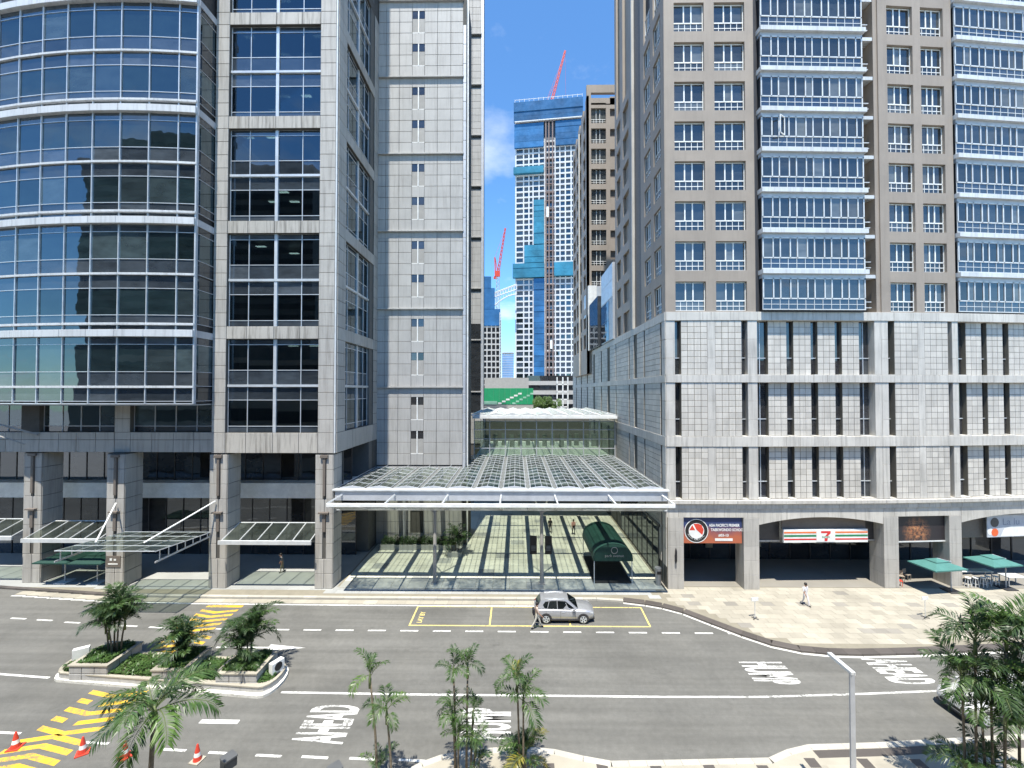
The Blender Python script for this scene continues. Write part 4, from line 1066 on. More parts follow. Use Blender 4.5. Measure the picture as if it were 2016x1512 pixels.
LB = thing('low_office_block', 'low grey office block with horizontal window bands behind the trees', 'building', (12, 135, 0))
for k in range(6): MB().box(3.2, 134, 4+3*k, 18, 150, 5.3+3*k).build('floor_band', M_['concrete'], LB); MB().box(3.4, 134.4, 5.3+3*k, 18, 149, 7+3*k).build('window', M_['strip'], LB)
m = MB()
for k in range(9): m.box(11.2, 118, 2+2.1*k, 14.4, 118.5, 2.3+2.1*k)
for x in (11.2, 12.8, 14.2): m.box(x, 118, 0, x+.3, 118.5, 21)
m.build('stair_frame', M_['white'], LB)
OB = thing('facing_building', 'tan building that the view looks out from, seen only in the window reflections', 'building', (0, -12, 0))
MB().box(-70, -30, 0, 70, -4, 23).build('wall', M_['brown_stone'], OB)
MB().box(-85, -34, 0, -38, -5, 60).build('tower_wall', M_['interior'], OB)
for k in range(16): MB().box(-85.1, -4.98, 26+2.1*k, -37.9, -4.9, 27+2.1*k).build('window_band', M_['dark'], OB)
for k in range(5): MB().box(-70, -3.98, 3+4.2*k, 70, -3.9, 5.2+4.2*k).build('window_band', M_['dark'], OB)

# ---------------------------------------------------------------- plants
def frond_mesh(name, L, nl, ll, droop, mat, width=.035, seed=0, up=.5, vee=.35):
    rr = random.Random(seed); m = MB(); pts = []
    for i in range(9):
        t = i/8; a = up-droop*t*t; 
        pts.append((pts[-1] if pts else Vector((0, 0, 0)))+(Vector((math.cos(a), 0, math.sin(a)))*L/8 if i else Vector((0, 0, 0))))
    m.tube(pts, [.022*L/1.6*(1-.8*i/8) for i in range(9)], 4, 1)
    for k in range(nl):
        t = .16+.84*(k+.5)/nl; i = min(7, int(t*8)); f = t*8-i; p = pts[i].lerp(pts[i+1], f); d = (pts[i+1]-pts[i]).normalized()
        lf = ll*(.45+.75*math.sin(math.pi*min(1, t*.9+.08)))*rr.uniform(.85, 1.1)
        upv = Vector((0, 1, 0)).cross(d)*-1
        if upv.z < 0: upv = -upv
        for s in (-1, 1):
            ang = R(rr.uniform(38, 58)); out = d*math.cos(ang)+Vector((0, s, 0))*math.sin(ang)+upv*(vee+rr.uniform(-.2, .15)); out.normalize()
            mid = p+out*lf*.5; tip = p+out*lf+Vector((0, 0, -1))*lf*rr.uniform(.2, .5)
            wv = d.cross(out).cross(out).normalized()*width*rr.uniform(.8, 1.3)
            m.quad([p, mid+wv, tip, mid-wv])
    return m.mesh(name, mat, M_['trunk_green'])
FM = {}
for nm, mt in (('g', 'frond'), ('d', 'frond_dark'), ('b', 'frond_bright'), ('y', 'frond_yellow')):
    FM[nm] = [frond_mesh('frond', 1.5, 34, .50, dr, M_[mt], .021, sd, up, .3) for sd, dr, up in ((1, 1.5, .9), (2, 1.0, 1.0), (3, 1.9, .7))]
FMbig = [frond_mesh('frond', 2.0, 44, .50, dr, M_[mt], .022, sd, up, .1) for sd, dr, up, mt in ((4, 1.5, .6, 'frond'), (5, 2.0, .5, 'frond'), (6, 1.2, .55, 'frond_dark'), (7, 1.7, .6, 'frond_bright'))]
def palm(label, x, y, stems, mix='gggd', zb=.1, fs=1.0, name='palm_clump', group=None, big=False, trunk_r=.05, seed=0, tilt0=(-38, 62)):
    """stems: (dx, dy, height, lean x, lean y, fronds, frond scale)"""
    rr = random.Random(seed); t = thing(name, label, 'palm', (x, y, zb), 0, group)
    for (dx, dy, h_, lx, ly, nfr, sc) in stems:
        b = Vector((x+dx, y+dy, zb-.05)); top = b+Vector((lx, ly, h_)); mid = b.lerp(top, .5)+Vector((-lx*.15, -ly*.15, 0))
        MB().tube([b, b.lerp(mid, .6), mid, mid.lerp(top, .5), top], [trunk_r*1.25, trunk_r, trunk_r*.95, trunk_r*.85, trunk_r*.7], 8).build('trunk', M_['trunk'], t, smooth=True)
        if h_ > 1.2: MB().tube([top-Vector((0, 0, .55)), top-Vector((0, 0, .2)), top+Vector((0, 0, .12))], [trunk_r*1.1, trunk_r*1.25, trunk_r*.5], 8).build('crownshaft', M_['trunk_green'], t, smooth=True)
        a0 = rr.uniform(0, 6.28)
        for k in range(nfr):
            az = a0+k*2.399+rr.uniform(-.25, .25); lev = k/max(1, nfr-1)
            tilt = R(tilt0[0]+tilt0[1]*lev+rr.uniform(-8, 8)); s = sc*fs*rr.uniform(.82, 1.12)*(1 if lev > .1 else .8)
            me = rr.choice(FMbig) if big else rr.choice(FM[rr.choice(mix)])
            put('frond', me, t, T(*(top+Vector((0, 0, rr.uniform(-.12, .06))))) @ Matrix.Rotation(az, 4, 'Z') @ Matrix.Rotation(tilt, 4, 'Y') @ Matrix.Rotation(rr.uniform(-.3, .3), 4, 'X') @ Matrix.Scale(s, 4))
    return t
# foreground palms along the near pavement (heights measured against the kerb)
def at(px, py, Y):                                                # where the sight line through a pixel meets the depth Y
    return (px-1017)*Y/830, 17-(py-770.5)*Y/830
def stems_at(base, tops, Y, dY=0):
    out = []
    for (px, py, nfr, sc, ddx) in tops:
        X, Z = at(px, py, Y); out.append((X-base-ddx, random.uniform(-.25, .25), Z-.12, ddx, random.uniform(-.1, .1), nfr, sc))
    return out
palm('slender pair of small palms at the left of the curved island', -6.1, 18.0, stems_at(-6.1, [(733, 1316, 5, .62, -.35), (766, 1385, 6, .62, -.25), (745, 1512, 6, .55, 0)], 18.0), 'gdbg', seed=1, fs=1.2)
palm('tallest palm clump with many stems in the middle of the curved island', -2.6, 18.6, stems_at(-2.6, [(893, 1312, 6, .6, -.1), (922, 1300, 5, .55, .05), (893, 1395, 6, .66, -.1), (932, 1392, 5, .55, .1), (905, 1428, 6, .58, 0), (938, 1445, 6, .55, .1), (945, 1482, 5, .45, .1)], 18.6), 'gddg', seed=2, fs=1.25)
palm('palm clump with a yellowing frond and bushy foot at the right of the island', .25, 18.6, stems_at(.25, [(1018, 1325, 7, .62, -.1), (1030, 1360, 8, .68, 0), (1035, 1475, 9, .74, 0), (1030, 1505, 8, .65, .1)], 18.6), 'gggdggggdgy', seed=3, fs=1.25)
palm('large feathery palm in front of the yellow striped hump', -12.6, 14.6, [(-.1, 0, 5.9, .12, .1, 13, 1.08)], zb=.1, big=True, trunk_r=.09, seed=5, name='feather_palm')
palm('dense many stemmed palm clump beside the lamp post', 17.8, 17.2, stems_at(17.8, [(1905, 1250, 10, .85, .1), (1950, 1235, 10, .9, .1), (1990, 1230, 11, .95, .1), (2030, 1280, 10, .95, .2), (1880, 1320, 10, .85, -.1), (1930, 1330, 11, .9, 0), (1985, 1330, 11, .95, .1), (1910, 1380, 9, .8, -.2), (1960, 1390, 10, .9, .1), (2010, 1390, 10, .9, .1), (1885, 1500, 9, .75, -.1), (1945, 1490, 9, .7, 0)], 17.2), 'gdgbgd', seed=6, fs=1.3)
# planter island in the road
PI_ = thing('planter_island', 'stone planter island with three raised boxes in the middle of the road', 'planter', (-20.5, 25, 0))
def rnd_end(x0, x1, y0, y1, sl=-.095):
    pts = []
    for k in range(9):
        a = -math.pi/2+math.pi*k/8; pts.append((x1+.75*math.cos(a), (y0+y1)/2+(y1-y0)/2*math.sin(a)))
    for k in range(9):
        a = math.pi/2+math.pi*k/8; pts.append((x0+.75*math.cos(a), (y0+y1)/2+(y1-y0)/2*math.sin(a)))
    return [(x, y+sl*(x+20.5)) for x, y in pts]
op = rnd_end(-26.9, -14.35, 24.05, 26.75)
MB().prism(op, 0, .14).build('kerb', M_['kerb_white'], PI_)
MB().prism([(-20.5+(x+20.5)*.975, 25.4+(y-25.4)*.86-.0) for x, y in op], .14, .40).build('low_wall', M_['granite_wing'], PI_)
ip = [(-20.5+(x+20.5)*.955, 25.4+(y-25.4)*.70) for x, y in op]
cap_o = [(-20.5+(x+20.5)*.978, 25.4+(y-25.4)*.88) for x, y in op]
m = MB(); k = len(op)
for i in range(k):
    j = (i+1) % k; m.prism([cap_o[i], cap_o[j], ip[j], ip[i]], .40, .47)
m.build('coping', M_['paver'], PI_)
MB().prism(ip, .38, .405).build('soil', M_['soil'], PI_)
def cover(poly_fn, x0, x1, y0, y1, z, n_, h_=.28, name='ground_cover', parent=None, mat='cover', seed=0):
    rr = random.Random(seed); m = MB()
    for _ in range(n_):
        x, y = rr.uniform(x0, x1), rr.uniform(y0, y1)
        if poly_fn and not poly_fn(x, y): continue
        zc = z+rr.uniform(0, h_)*(.6+.4*math.sin(x*3)*math.cos(y*4)); a = rr.uniform(0, 6.28); s = rr.uniform(.06, .13); t = rr.uniform(-.3, .8)
        d = Vector((math.cos(a), math.sin(a), t)).normalized()*s; c = Vector((-math.sin(a), math.cos(a), rr.uniform(-.3, .3)))*s*.35; p = Vector((x, y, zc))
        m.quad([p-d, p+c, p+d, p-c])
    return m.build(name, M_[mat], parent, kind='stuff')
def pin(x, y):
    n_ = len(ip); c = False; j = n_-1
    for i in range(n_):
        if (ip[i][1] > y) != (ip[j][1] > y) and x < (ip[j][0]-ip[i][0])*(y-ip[i][1])/(ip[j][1]-ip[i][1])+ip[i][0]: c = not c
        j = i
    return c
cover(pin, -27, -14, 23.8, 27.4, .44, 16000, .34, 'ground_cover', PI_, seed=3)
BOXES = [(-26.15, -23.9, 24.62, 26.95), (-20.95, -19.1, 24.25, 26.5), (-17.1, -14.75, 24.02, 26.15)]
for bi, (xa, xb, ya2, yb2) in enumerate(BOXES):
    wl = MB(); t_ = .2; zt2 = 1.02
    wl.box(xa+.03, ya2+.03, .12, xb-.03, yb2-.03, zt2-.14)
    bx = wl.build('planter_box', M_['joint'], PI_)
    FF = frame(0, ya2+.03, 0); panels(bx, FF, lin(xa, xb, 3), [.14, .52, zt2-.08], M_['granite_wing'])
    panels(bx, frame(xb-.03, ya2, 90), lin(0, yb2-ya2, 3), [.14, .52, zt2-.08], M_['granite_wing'])
    panels(bx, frame(xa+.03, yb2, -90), lin(0, yb2-ya2, 3), [.14, .52, zt2-.08], M_['granite_wing'])
    cp = MB()
    for q in ((xa-.05, ya2-.05, xb+.05, ya2+t_), (xa-.05, yb2-t_, xb+.05, yb2+.05), (xa-.05, ya2+t_, xa+t_, yb2-t_), (xb-t_, ya2+t_, xb+.05, yb2-t_)): cp.box(q[0], q[1], zt2-.08, q[2], q[3], zt2)
    cp.build('coping', M_['paver'], bx)
    cover(None, xa+.2, xb-.2, ya2+.2, yb2-.2, zt2-.10, 5000, .36, 'ground_cover', bx, seed=10+bi)
palm('bushy palm with bare stems in the leftmost planter box', -24.7, 25.9, [(-.35, 0, 1.7, -.2, 0, 10, 1.0), (-.1, .1, 2.2, 0, 0, 11, 1.1), (.15, 0, 2.3, .1, .05, 11, 1.1), (.3, .1, 1.9, .25, 0, 10, 1.0), (0, -.15, 1.5, -.1, -.1, 9, .9)], 'dddg', 1.0, 1.15, 'planter_palm', seed=21, tilt0=(-62, 70))
palm('short leaning palm in the middle planter box', -20.05, 25.4, [(0, 0, .5, .05, 0, 12, 1.1), (-.15, .1, .9, -.1, 0, 10, 1.1), (.15, -.15, .3, .2, -.1, 10, .8)], 'ddgd', 1.0, 1.1, 'planter_palm', seed=22, tilt0=(-65, 70))
palm('upright palm in the rightmost planter box', -16.0, 25.1, [(0, 0, 1.1, .05, 0, 12, 1.15), (.15, .1, 1.7, .15, 0, 11, 1.15), (-.2, 0, .6, -.15, 0, 11, 1.0), (.35, -.6, .1, 0, 0, 12, .6)], 'gdgd', 1.0, 1.15, 'planter_palm', seed=23, tilt0=(-65, 72))
for lab, x, y in (('white box sign at the left end of the planter island', -26.95, 26.1), ('white box sign with a dark disc at the right end of the planter island', -14.15, 25.0)):
    t = thing('sign_box', lab, 'sign', (x, y, .4), R(25))
    MB().box(-.38, -.16, .12, .38, .16, .72).build('housing', M_['white'], t, T(x, y, .4) @ Matrix.Rotation(R(35 if x < -20 else 65), 4, 'Z')); MB().box(-.3, -.12, 0, .3, .12, .12).build('foot', M_['grey_metal'], t, T(x, y, .4) @ Matrix.Rotation(R(35), 4, 'Z'))
    if x > -20: MB().tube([(0, -.175, .44), (0, -.155, .44)], .24, 20).build('disc', M_['black'], t, T(x, y, .4) @ Matrix.Rotation(R(65), 4, 'Z'))
# trees behind the hoarding
def bushy_tree(label, x, y, z, r, seed):
    rr = random.Random(seed); t = thing('tree', label, 'tree', (x, y, 0))
    m = MB().tube([(x, y, 0), (x+.1, y, z*.6), (x, y, z)], [.3, .22, .1], 8)
    for k in range(6):
        a = k*1.05; m.tube([(x, y, z*.6), (x+math.cos(a)*r*.6, y+math.sin(a)*r*.6, z+.3)], [.12, .04], 5)
    m.build('trunk', M_['trunk'], t)
    c = MB(); cl = [(rr.gauss(0, r*.5), rr.gauss(0, r*.5), rr.gauss(0, r*.33), rr.uniform(.35, .7)*r*.6) for _ in range(26)]
    for _ in range(4200):
        cx, cy, cz, cr = rr.choice(cl); d = Vector((rr.gauss(0, 1), rr.gauss(0, 1), rr.gauss(0, .8))).normalized()*cr*rr.uniform(.6, 1.05)
        p = Vector((x+cx, y+cy, z+cz))+d; a = Vector((rr.uniform(-1, 1), rr.uniform(-1, 1), rr.uniform(-1, 1))).normalized()*.14; b = a.orthogonal().normalized()*.07
        c.quad([p-a, p+b, p+a, p-b])
    c.build('crown', M_['frond_bright'], t)
bushy_tree('round green tree just right of the green hoarding', 5.2, 97, 14.6, 1.9, 1); bushy_tree('smaller green tree between the round tree and the brown tower', 8.0, 98, 14.0, 1.7, 2)

# ---------------------------------------------------------------- street furniture
LP = thing('street_lamp', 'grey square street lamp with a flat head arm at the near kerb', 'street lamp', (12.6, 16.2, 0))
MB().tube([(12.62, 16.2, .1), (12.62, 16.2, 6.45)], [.12, .10], 4).build('pole', M_['grey_metal'], LP)
MB().box(12.54, 16.12, 6.36, 12.70, 17.35, 6.47).build('lamp_arm', M_['alu_white'], LP)
MB().box(12.56, 16.7, 6.345, 12.68, 17.3, 6.358).build('lamp_glass', M_['blind'], LP); MB().box(12.4, 16.0, .1, 12.84, 16.4, .14).build('base_plate', M_['grey_metal'], LP)
CONES = [('traffic cone left of the yellow chevrons, nearest the frame edge', -23.9, 20.15), ('traffic cone standing beside the yellow chevrons', -20.4, 19.9), ('traffic cone half hidden by the feather palm fronds', -18.2, 19.7), ('faded traffic cone with a pale base right of the feather palm', -14.7, 19.55)]
def lathe(m, prof, n_=14, mi=0):
    for (r0, z0_), (r1, z1_) in zip(prof, prof[1:]):
        for k in range(n_):
            a, b = 2*math.pi*k/n_, 2*math.pi*(k+1)/n_
            m.quad([(r0*math.cos(a), r0*math.sin(a), z0_), (r0*math.cos(b), r0*math.sin(b), z0_), (r1*math.cos(b), r1*math.sin(b), z1_), (r1*math.cos(a), r1*math.sin(a), z1_)], mi)
    return m
cone_me = lathe(MB(), [(.17, .04), (.135, .22)]).mesh('cone_body', M_['red']); band_me = lathe(MB(), [(.134, .22), (.105, .38), ]).mesh('band', M_['white'])
up_me = lathe(MB(), [(.105, .38), (.045, .68), (.03, .72), (.0, .72)]).mesh('cone_top', M_['red']); band2_me = lathe(MB(), [(.096, .44), (.078, .53)]).mesh('band', M_['white'])
for i, (lab, x, y) in enumerate(CONES):
    t = thing('traffic_cone', lab, 'traffic cone', (x, y, 0), 0, 'traffic cones by the hump'); M2 = T(x, y, 0) @ Matrix.Rotation(.4*i+.2, 4, 'Z') @ Matrix.Scale(1.05, 4)
    MB().box(-.23, -.23, .005, .23, .23, .045).build('base', M_['red'] if i < 3 else M_['paver'], t, M2)
    for nm, me in (('body', cone_me), ('band', band_me), ('tip', up_me)): put(nm, me, t, M2)
for lab, x, y in (('thin white sign stand on the plaza near the kerb bend', 17.7, 31.8), ('thin white sign stand on the plaza beside the palm clump', 30.5, 32.1)):
    t = thing('sign_stand', lab, 'sign', (x, y, .13))
    M2 = T(x, y, .13)
    MB().tube([(0, 0, .03), (0, 0, 1.35)], .025, 8).build('post', M_['alu_white'], t, M2); MB().box(-.28, -.03, 1.3, .28, .02, 1.55).build('panel', M_['white'], t, M2 @ Matrix.Rotation(R(12), 4, 'Z'))
    MB().box(-.25, -.04, 0, .25, .04, .04).box(-.04, -.25, .0, .04, -.042, .04).box(-.04, .042, .0, .04, .25, .04).build('foot', M_['dark_metal'], t, M2 @ Matrix.Rotation(R(40), 4, 'Z'))
# cantilever parasols by the cafe
def parasol(lab, x, y, cx, cy, hx, hy, zc, mast, mat='green_cloth', rot=0, base_mat='dark_metal', group=None):
    t = thing('parasol', lab, 'parasol', (x, y, .13), 0, group); M2 = T(cx, cy, zc) @ Matrix.Rotation(R(rot), 4, 'Z')
    c = MB(); k = .34; Q = [(hx, -hy), (hx, hy), (-hx, hy), (-hx, -hy)]
    for i in range(4):
        a, b = Q[i], Q[(i+1) % 4]
        c.quad([(*a, 0), (*b, 0), (k*b[0], k*b[1], .36), (k*a[0], k*a[1], .36)])
        c.quad([(*a, -.10), (*b, -.10), (*b, 0), (*a, 0)])
    cn = c.build('canopy', M_[mat], t, M2)
    v = MB(); k2 = .42
    for i in range(4):
        a, b = Q[i], Q[(i+1) % 4]; v.quad([(k2*a[0], k2*a[1], .38), (k2*b[0], k2*b[1], .38), (0, 0, .58)])
    v.build('vent', M_[mat], cn, M2)
    p = MB(); p.tube([(x, y, .15), (x, y, zc+.3)], .045, 8)
    if mast: p.bar((x, y, zc+.25), (cx, cy, zc+.56), .06)
    p.build('mast', M_['grey_metal'] if mast else M_['white'], t)
    for q in Q: MB().bar((0, 0, .34), (q[0]*.98, q[1]*.98, -.03), .035).build('rib', M_['dark_metal'], t, M2)
    MB().box(x-.5, y-.5, .13, x+.5, y+.5, .22).build('base', M_[base_mat], t)
parasol('teal parasol in front of the stone pier between the shop bays', 36.7, 36.3, 35.5, 36.25, 1.55, 1.1, 2.35, True, rot=8)
parasol('teal parasol over the white stools at the picture edge', 41.9, 36.85, 40.95, 37.0, 1.45, 1.1, 2.4, True, rot=8)
parasol('dark green parasol on a white slab under the far entrance bay', -40.0, 37.2, -40.0, 37.3, 1.5, 1.4, 2.3, False, 'dark_green', 0, 'white')
parasol('dark green parasol on a white slab beside the sign pier', -36.9, 37.0, -36.9, 37.2, 1.5, 1.4, 2.3, False, 'dark_green', 0, 'white')
def stool(lab, x, y, h_=.75):
    t = thing('bar_stool', lab, 'stool', (x, y, .14), 0, 'white bar stools under the parasol')
    MB().tube([(x, y, .14+h_), (x, y, .14+h_+.06)], .2, 12).build('seat', M_['white'], t)
    for i in range(4):
        a = R(45+90*i); MB().bar((x+.12*math.cos(a), y+.12*math.sin(a), .14+h_), (x+.22*math.cos(a), y+.22*math.sin(a), .14), .035).build('leg', M_['white'], t)
    MB().tube([(x+.19*math.cos(R(45+90*i)), y+.19*math.sin(R(45+90*i)), .4) for i in range(5)], .012, 5).build('foot_ring', M_['white'], t)
for i, x in enumerate((38.95, 39.6, 40.25, 40.9, 41.6)): stool(('leftmost', 'second', 'third', 'fourth', 'rightmost')[i]+' white bar stool under the edge parasol', x, 37.1+(.25 if i > 2 else 0))
def table(lab, x, y, w2, d2, h_, mt='white'):
    t = thing('table', lab, 'table', (x, y, .14)); MB().box(x-w2, y-d2, .14+h_, x+w2, y+d2, .14+h_+.05).build('table_top', M_[mt], t)
    for sx in (-1, 1):
        for sy in (-1, 1): MB().box(x+sx*(w2-.1)-.03, y+sy*(d2-.1)-.03, .14, x+sx*(w2-.1)+.03, y+sy*(d2-.1)+.03, .14+h_).build('leg', M_['grey_metal'], t)
table('long white high table behind the bar stools', 40.2, 38.0, 1.6, .35, 1.02); table('low pale table at the right picture edge', 43.3, 37.6, .8, .45, .74, 'ledge')
def chair(lab, x, y, rz, mt):
    t = thing('chair', lab, 'chair', (x, y, .14), rz); M2 = T(x, y, .14) @ Matrix.Rotation(rz, 4, 'Z')
    MB().box(-.22, -.22, .42, .22, .22, .47).build('seat', M_[mt], t, M2); MB().box(-.22, .19, .5, .22, .23, .88).build('backrest', M_[mt], t, M2)
    for sx in (-.19, .19):
        MB().bar((sx, -.19, 0), (sx, -.19, .42), .035).build('leg', M_[mt], t, M2); MB().bar((sx, .2, 0), (sx, .21, .86), .035).build('leg', M_[mt], t, M2)
chair('red cafe chair against the stone pier', 33.2, 37.3, 1.2, 'red'); chair('wooden chair in the shade behind the teal parasol', 34.2, 38.2, -.4, 'brown_stone'); chair('wooden chair farther in the shade behind the teal parasol', 35.0, 38.5, .3, 'brown_stone')
# shop signs
def disc(parent, M2, r, mat, y=-.01, n_=28, name='disc', r0=0):
    m = MB()
    if r0:
        for k in range(n_):
            a, b = 2*math.pi*k/n_, 2*math.pi*(k+1)/n_; m.quad([(r0*math.cos(a), y, r0*math.sin(a)), (r0*math.cos(b), y, r0*math.sin(b)), (r*math.cos(b), y, r*math.sin(b)), (r*math.cos(a), y, r*math.sin(a))])
    else: m.quad([(r*math.cos(2*math.pi*k/n_), y, r*math.sin(2*math.pi*k/n_)) for k in range(n_)])
    return m.build(name, mat, parent, M2)
UPR = Matrix.Rotation(R(90), 4, 'X')
bm, nd, lk, bb = newmat('banner_print'); h = N(nd, lk); sepn = nd.new('ShaderNodeSeparateXYZ'); lk.new(nd.new('ShaderNodeTexCoord').outputs['Object'], sepn.inputs[0])
lk.new(h.mix(h.rng(h.math('ADD', sepn.outputs[2], h.rng(h.noise(h.obj(), 1.2, 4), .3, .7, -.25, .25)), .5, 1.5, 0, 1), (.42, .12, .06), (.03, .05, .14)), bb.inputs['Base Color'])
BN = thing('shop_banner', 'blue and orange school banner with a round crest over the shop opening', 'banner', (17, 36.6, 4))
BM = FA @ T(1.44, .12, 3.98)
MB().box(0, 0, 0, 5.0, .06, 2.2).build('board', bm, BN, BM)
c1 = T(1.12, 0, 1.05)
for r, y, mt, r0, nm in ((1.02, -.012, M_['white'], .96, 'crest_edge'), (.96, -.008, M_['black'], 0, 'crest_ring'), (.66, -.012, M_['white'], 0, 'crest_face')): disc(BN, BM @ c1, r, mt, y, 28, nm, r0)
MB().quad([(0, -.016, .1), (.5, -.016, -.35), (.62, -.016, .1), (.45, -.016, .48), (.15, -.016, .62), (-.25, -.016, .6)]).quad([(-.62, -.017, .05), (-.1, -.017, .05), (-.35, -.017, .5)]).build('crest_figure', M_['red'], BN, BM @ c1)
for i in range(13):
    a = R(205+130*i/12); 
    if True: text('ASIA PACIFIC'[i % 12], .24, M_['white'], BN, BM @ c1 @ T(.80*math.cos(a), -.014, .80*math.sin(a)) @ Matrix.Rotation(-(a+math.pi/2), 4, 'Y') @ UPR, 1, 1, 0, 'crest_lettering', 0, 'CENTER') if i < 12 else None
text("ASIA PACIFIC'S PREMIER", .30, M_['white'], BN, BM @ T(2.2, -.012, 1.42) @ UPR, .82, 1.1, 0, 'lettering', .008); text('TAEKWONDO SCHOOL', .30, M_['white'], BN, BM @ T(2.35, -.012, 1.04) @ UPR, .88, 1.1, 0, 'lettering', .008)
text('#03-13', .30, M_['white'], BN, BM @ T(3.0, -.012, .58) @ UPR, 1, 1, 0, 'lettering', .01); MB().box(2.7, -.02, .2, 4.2, -.008, .42).build('web_strip', M_['white'], BN, BM)
SG = thing('shop_sign', 'striped white shop sign with a large red seven under the stone arch', 'sign', (26, 36.9, 4))
SM = FBs @ T(2.35, .30, 3.95)
MB().box(0, 0, 0, 7.4, .18, 1.12).build('board', M_['white'], SG, SM)
grn = plain('sign_green', (.02, .22, .09), .4); rdm = plain('sign_red', (.62, .03, .03), .4); org = plain('sign_orange', (.75, .17, .04), .4)
for za, zb3, mt in ((.80, .93, org), (.50, .66, grn), (.22, .34, rdm)): MB().box(.02, -.012, za, 7.38, -.004, zb3).build('stripe', mt, SG, SM)
MB().box(2.85, -.03, .06, 4.5, -.014, 1.02).build('logo_panel', M_['white'], SG, SM)
MB().quad([(3.25, -.034, .98), (4.1, -.034, .98), (4.1, -.034, .80), (3.86, -.034, .55), (3.62, -.034, .55), (3.82, -.034, .80), (3.25, -.034, .80)]).quad([(3.56, -.034, .38), (3.84, -.034, .38), (3.80, -.034, .12), (3.56, -.034, .12)]).build('numeral', rdm, SG, SM)
text('ELEVEN', .20, grn, SG, SM @ T(3.67, -.034, .40) @ UPR, 1.0, 1, 0, 'lettering', .006, 'CENTER')
B2 = thing('shop_banner', 'dark banner with a blurred orange food picture over the cafe bay', 'banner', (35, 37.3, 4))
fm, nd, lk, bb = newmat('food_print'); h = N(nd, lk); oc_ = h.obj(); vm = nd.new('ShaderNodeVectorMath'); vm.operation = 'DISTANCE'; lk.new(oc_, vm.inputs[0]); vm.inputs[1].default_value = (2.0, 0, .8)
fz_ = h.math('MULTIPLY', h.rng(vm.outputs['Value'], .4, 1.4, 1, 0), h.rng(h.noise(oc_, 3.2, 5, .7), .4, .62, 0, 1))
lk.new(h.mix(fz_, (.022, .018, .022), h.mix(h.noise(oc_, 5, 3), (.55, .10, .03), (.45, .33, .16))), bb.inputs['Base Color'])
FM2 = SEG[2][0] @ T(1.32, .30, 3.98); MB().box(0, 0, 0, 4.6, .06, 2.2).build('board', fm, B2, FM2); MB().box(0, -.05, -.1, 4.6, .06, 0).build('rail', M_['alu_white'], B2, FM2)
B3 = thing('shop_banner', 'pale grey restaurant banner with a dark round emblem at the picture edge', 'banner', (43, 37.9, 4))
M3 = SEG[3][0] @ T(3.1, .42, 4.05); MB().box(0, 0, 0, 7.5, .06, 1.95).build('board', plain('banner_grey', (.50, .53, .58), .6), B3, M3)
disc(B3, M3 @ T(.75, 0, 1.3), .42, M_['dark_metal'], -.012, 24, 'emblem'); disc(B3, M3 @ T(.75, 0, .42), .36, M_['orange'], -.012, 10, 'dish'); disc(B3, M3 @ T(.3, 0, .5), .3, M_['white'], -.01, 12, 'plate')
text('La lu', .85, plain('banner_letter', (.25, .28, .36), .6), B3, M3 @ T(1.5, -.012, 1.05) @ UPR, 1.1, 1, 0, 'lettering')
MB().quad([(1.3, -.008, .05), (7.4, -.008, .05), (7.4, -.008, .8), (2.4, -.008, .95), (1.7, -.008, .75)]).build('white_swash', M_['white'], B3, M3)
# green entrance tunnel canopy in the passage
GT = thing('tunnel_awning', 'dark green barrel awning with a ring logo at the passage entrance', 'awning', (8.4, 38, 0))
m = MB(); xa, xb, yf, yb4, zb4, zr = 6.75, 10.15, 37.2, 43.5, 2.45, 1.25
xm = (xa+xb)/2; seg = 14; P = [(xm-(xb-xa)/2*math.cos(math.pi*k/seg), zb4+zr*math.sin(math.pi*k/seg)) for k in range(seg+1)]
for k in range(seg): m.quad([(P[k][0], yf, P[k][1]), (P[k+1][0], yf, P[k+1][1]), (P[k+1][0], yb4, P[k+1][1]), (P[k][0], yb4, P[k][1])])
m.build('canopy', M_['dark_green'], GT, smooth=True)
MB().quad([(x, yf+.02, z) for x, z in P]+[(xb, yf+.02, zb4-.3), (xa, yf+.02, zb4-.3)]).build('front_panel', M_['dark_green'], GT)
MB().box(xa-.02, yf, zb4-.3, xa+.02, yb4, zb4).box(xb-.02, yf, zb4-.3, xb+.02, yb4, zb4).build('valance', M_['dark_green'], GT)
for x in (xa+.05, xb-.05):
    for y in (yf+.1, yb4-.1): MB().tube([(x, y, .14), (x, y, zb4)], .04, 8).build('post', M_['alu_white'], GT)
disc(GT, T(xm+.1, yf, zb4+.65), .30, M_['blind'], -.02, 24, 'ring_logo', .24)
text('park avenue', .34, M_['blind'], GT, T(xm+.1, yf-.02, zb4+.08) @ UPR, 1, 1, 0, 'lettering', 0, 'CENTER')
RC = MB().box(xa, yf+.2, .14, xb, yb4, .165).build('carpet', M_['dark'], GT)
for lab, x in (('dark hanging banner left of the passage column', 1.2), ('dark hanging banner right of the passage column', 2.55)):
    t = thing('hanging_banner', lab, 'banner', (x+.3, 38.2, 2.4), 0, 'hanging banners in the passage'); MB().box(x, 38.2, 2.35, x+.62, 38.24, 4.0).build('cloth', M_['black'], t)
    for k in range(4): MB().box(x+.12, 38.185, 2.7+k*.12, x+.5, 38.199, 2.74+k*.12).build('lettering', M_['blind'], t)
    MB().bar((x, 38.22, 4.02), (2.2, 38.0, 4.02), .04).build('arm', M_['dark_metal'], t)
BI = thing('litter_bin', 'tall stone clad litter bin at the foot of the podium corner', 'bin', (12.35, 37.2, .14))
lathe(MB(), [(.24, 0), (.25, .5), (.28, 1.25), (.3, 1.5), (.24, 1.52), (0, 1.45)], 16).build('body', M_['granite'], BI, T(12.35, 37.2, .14), smooth=True)
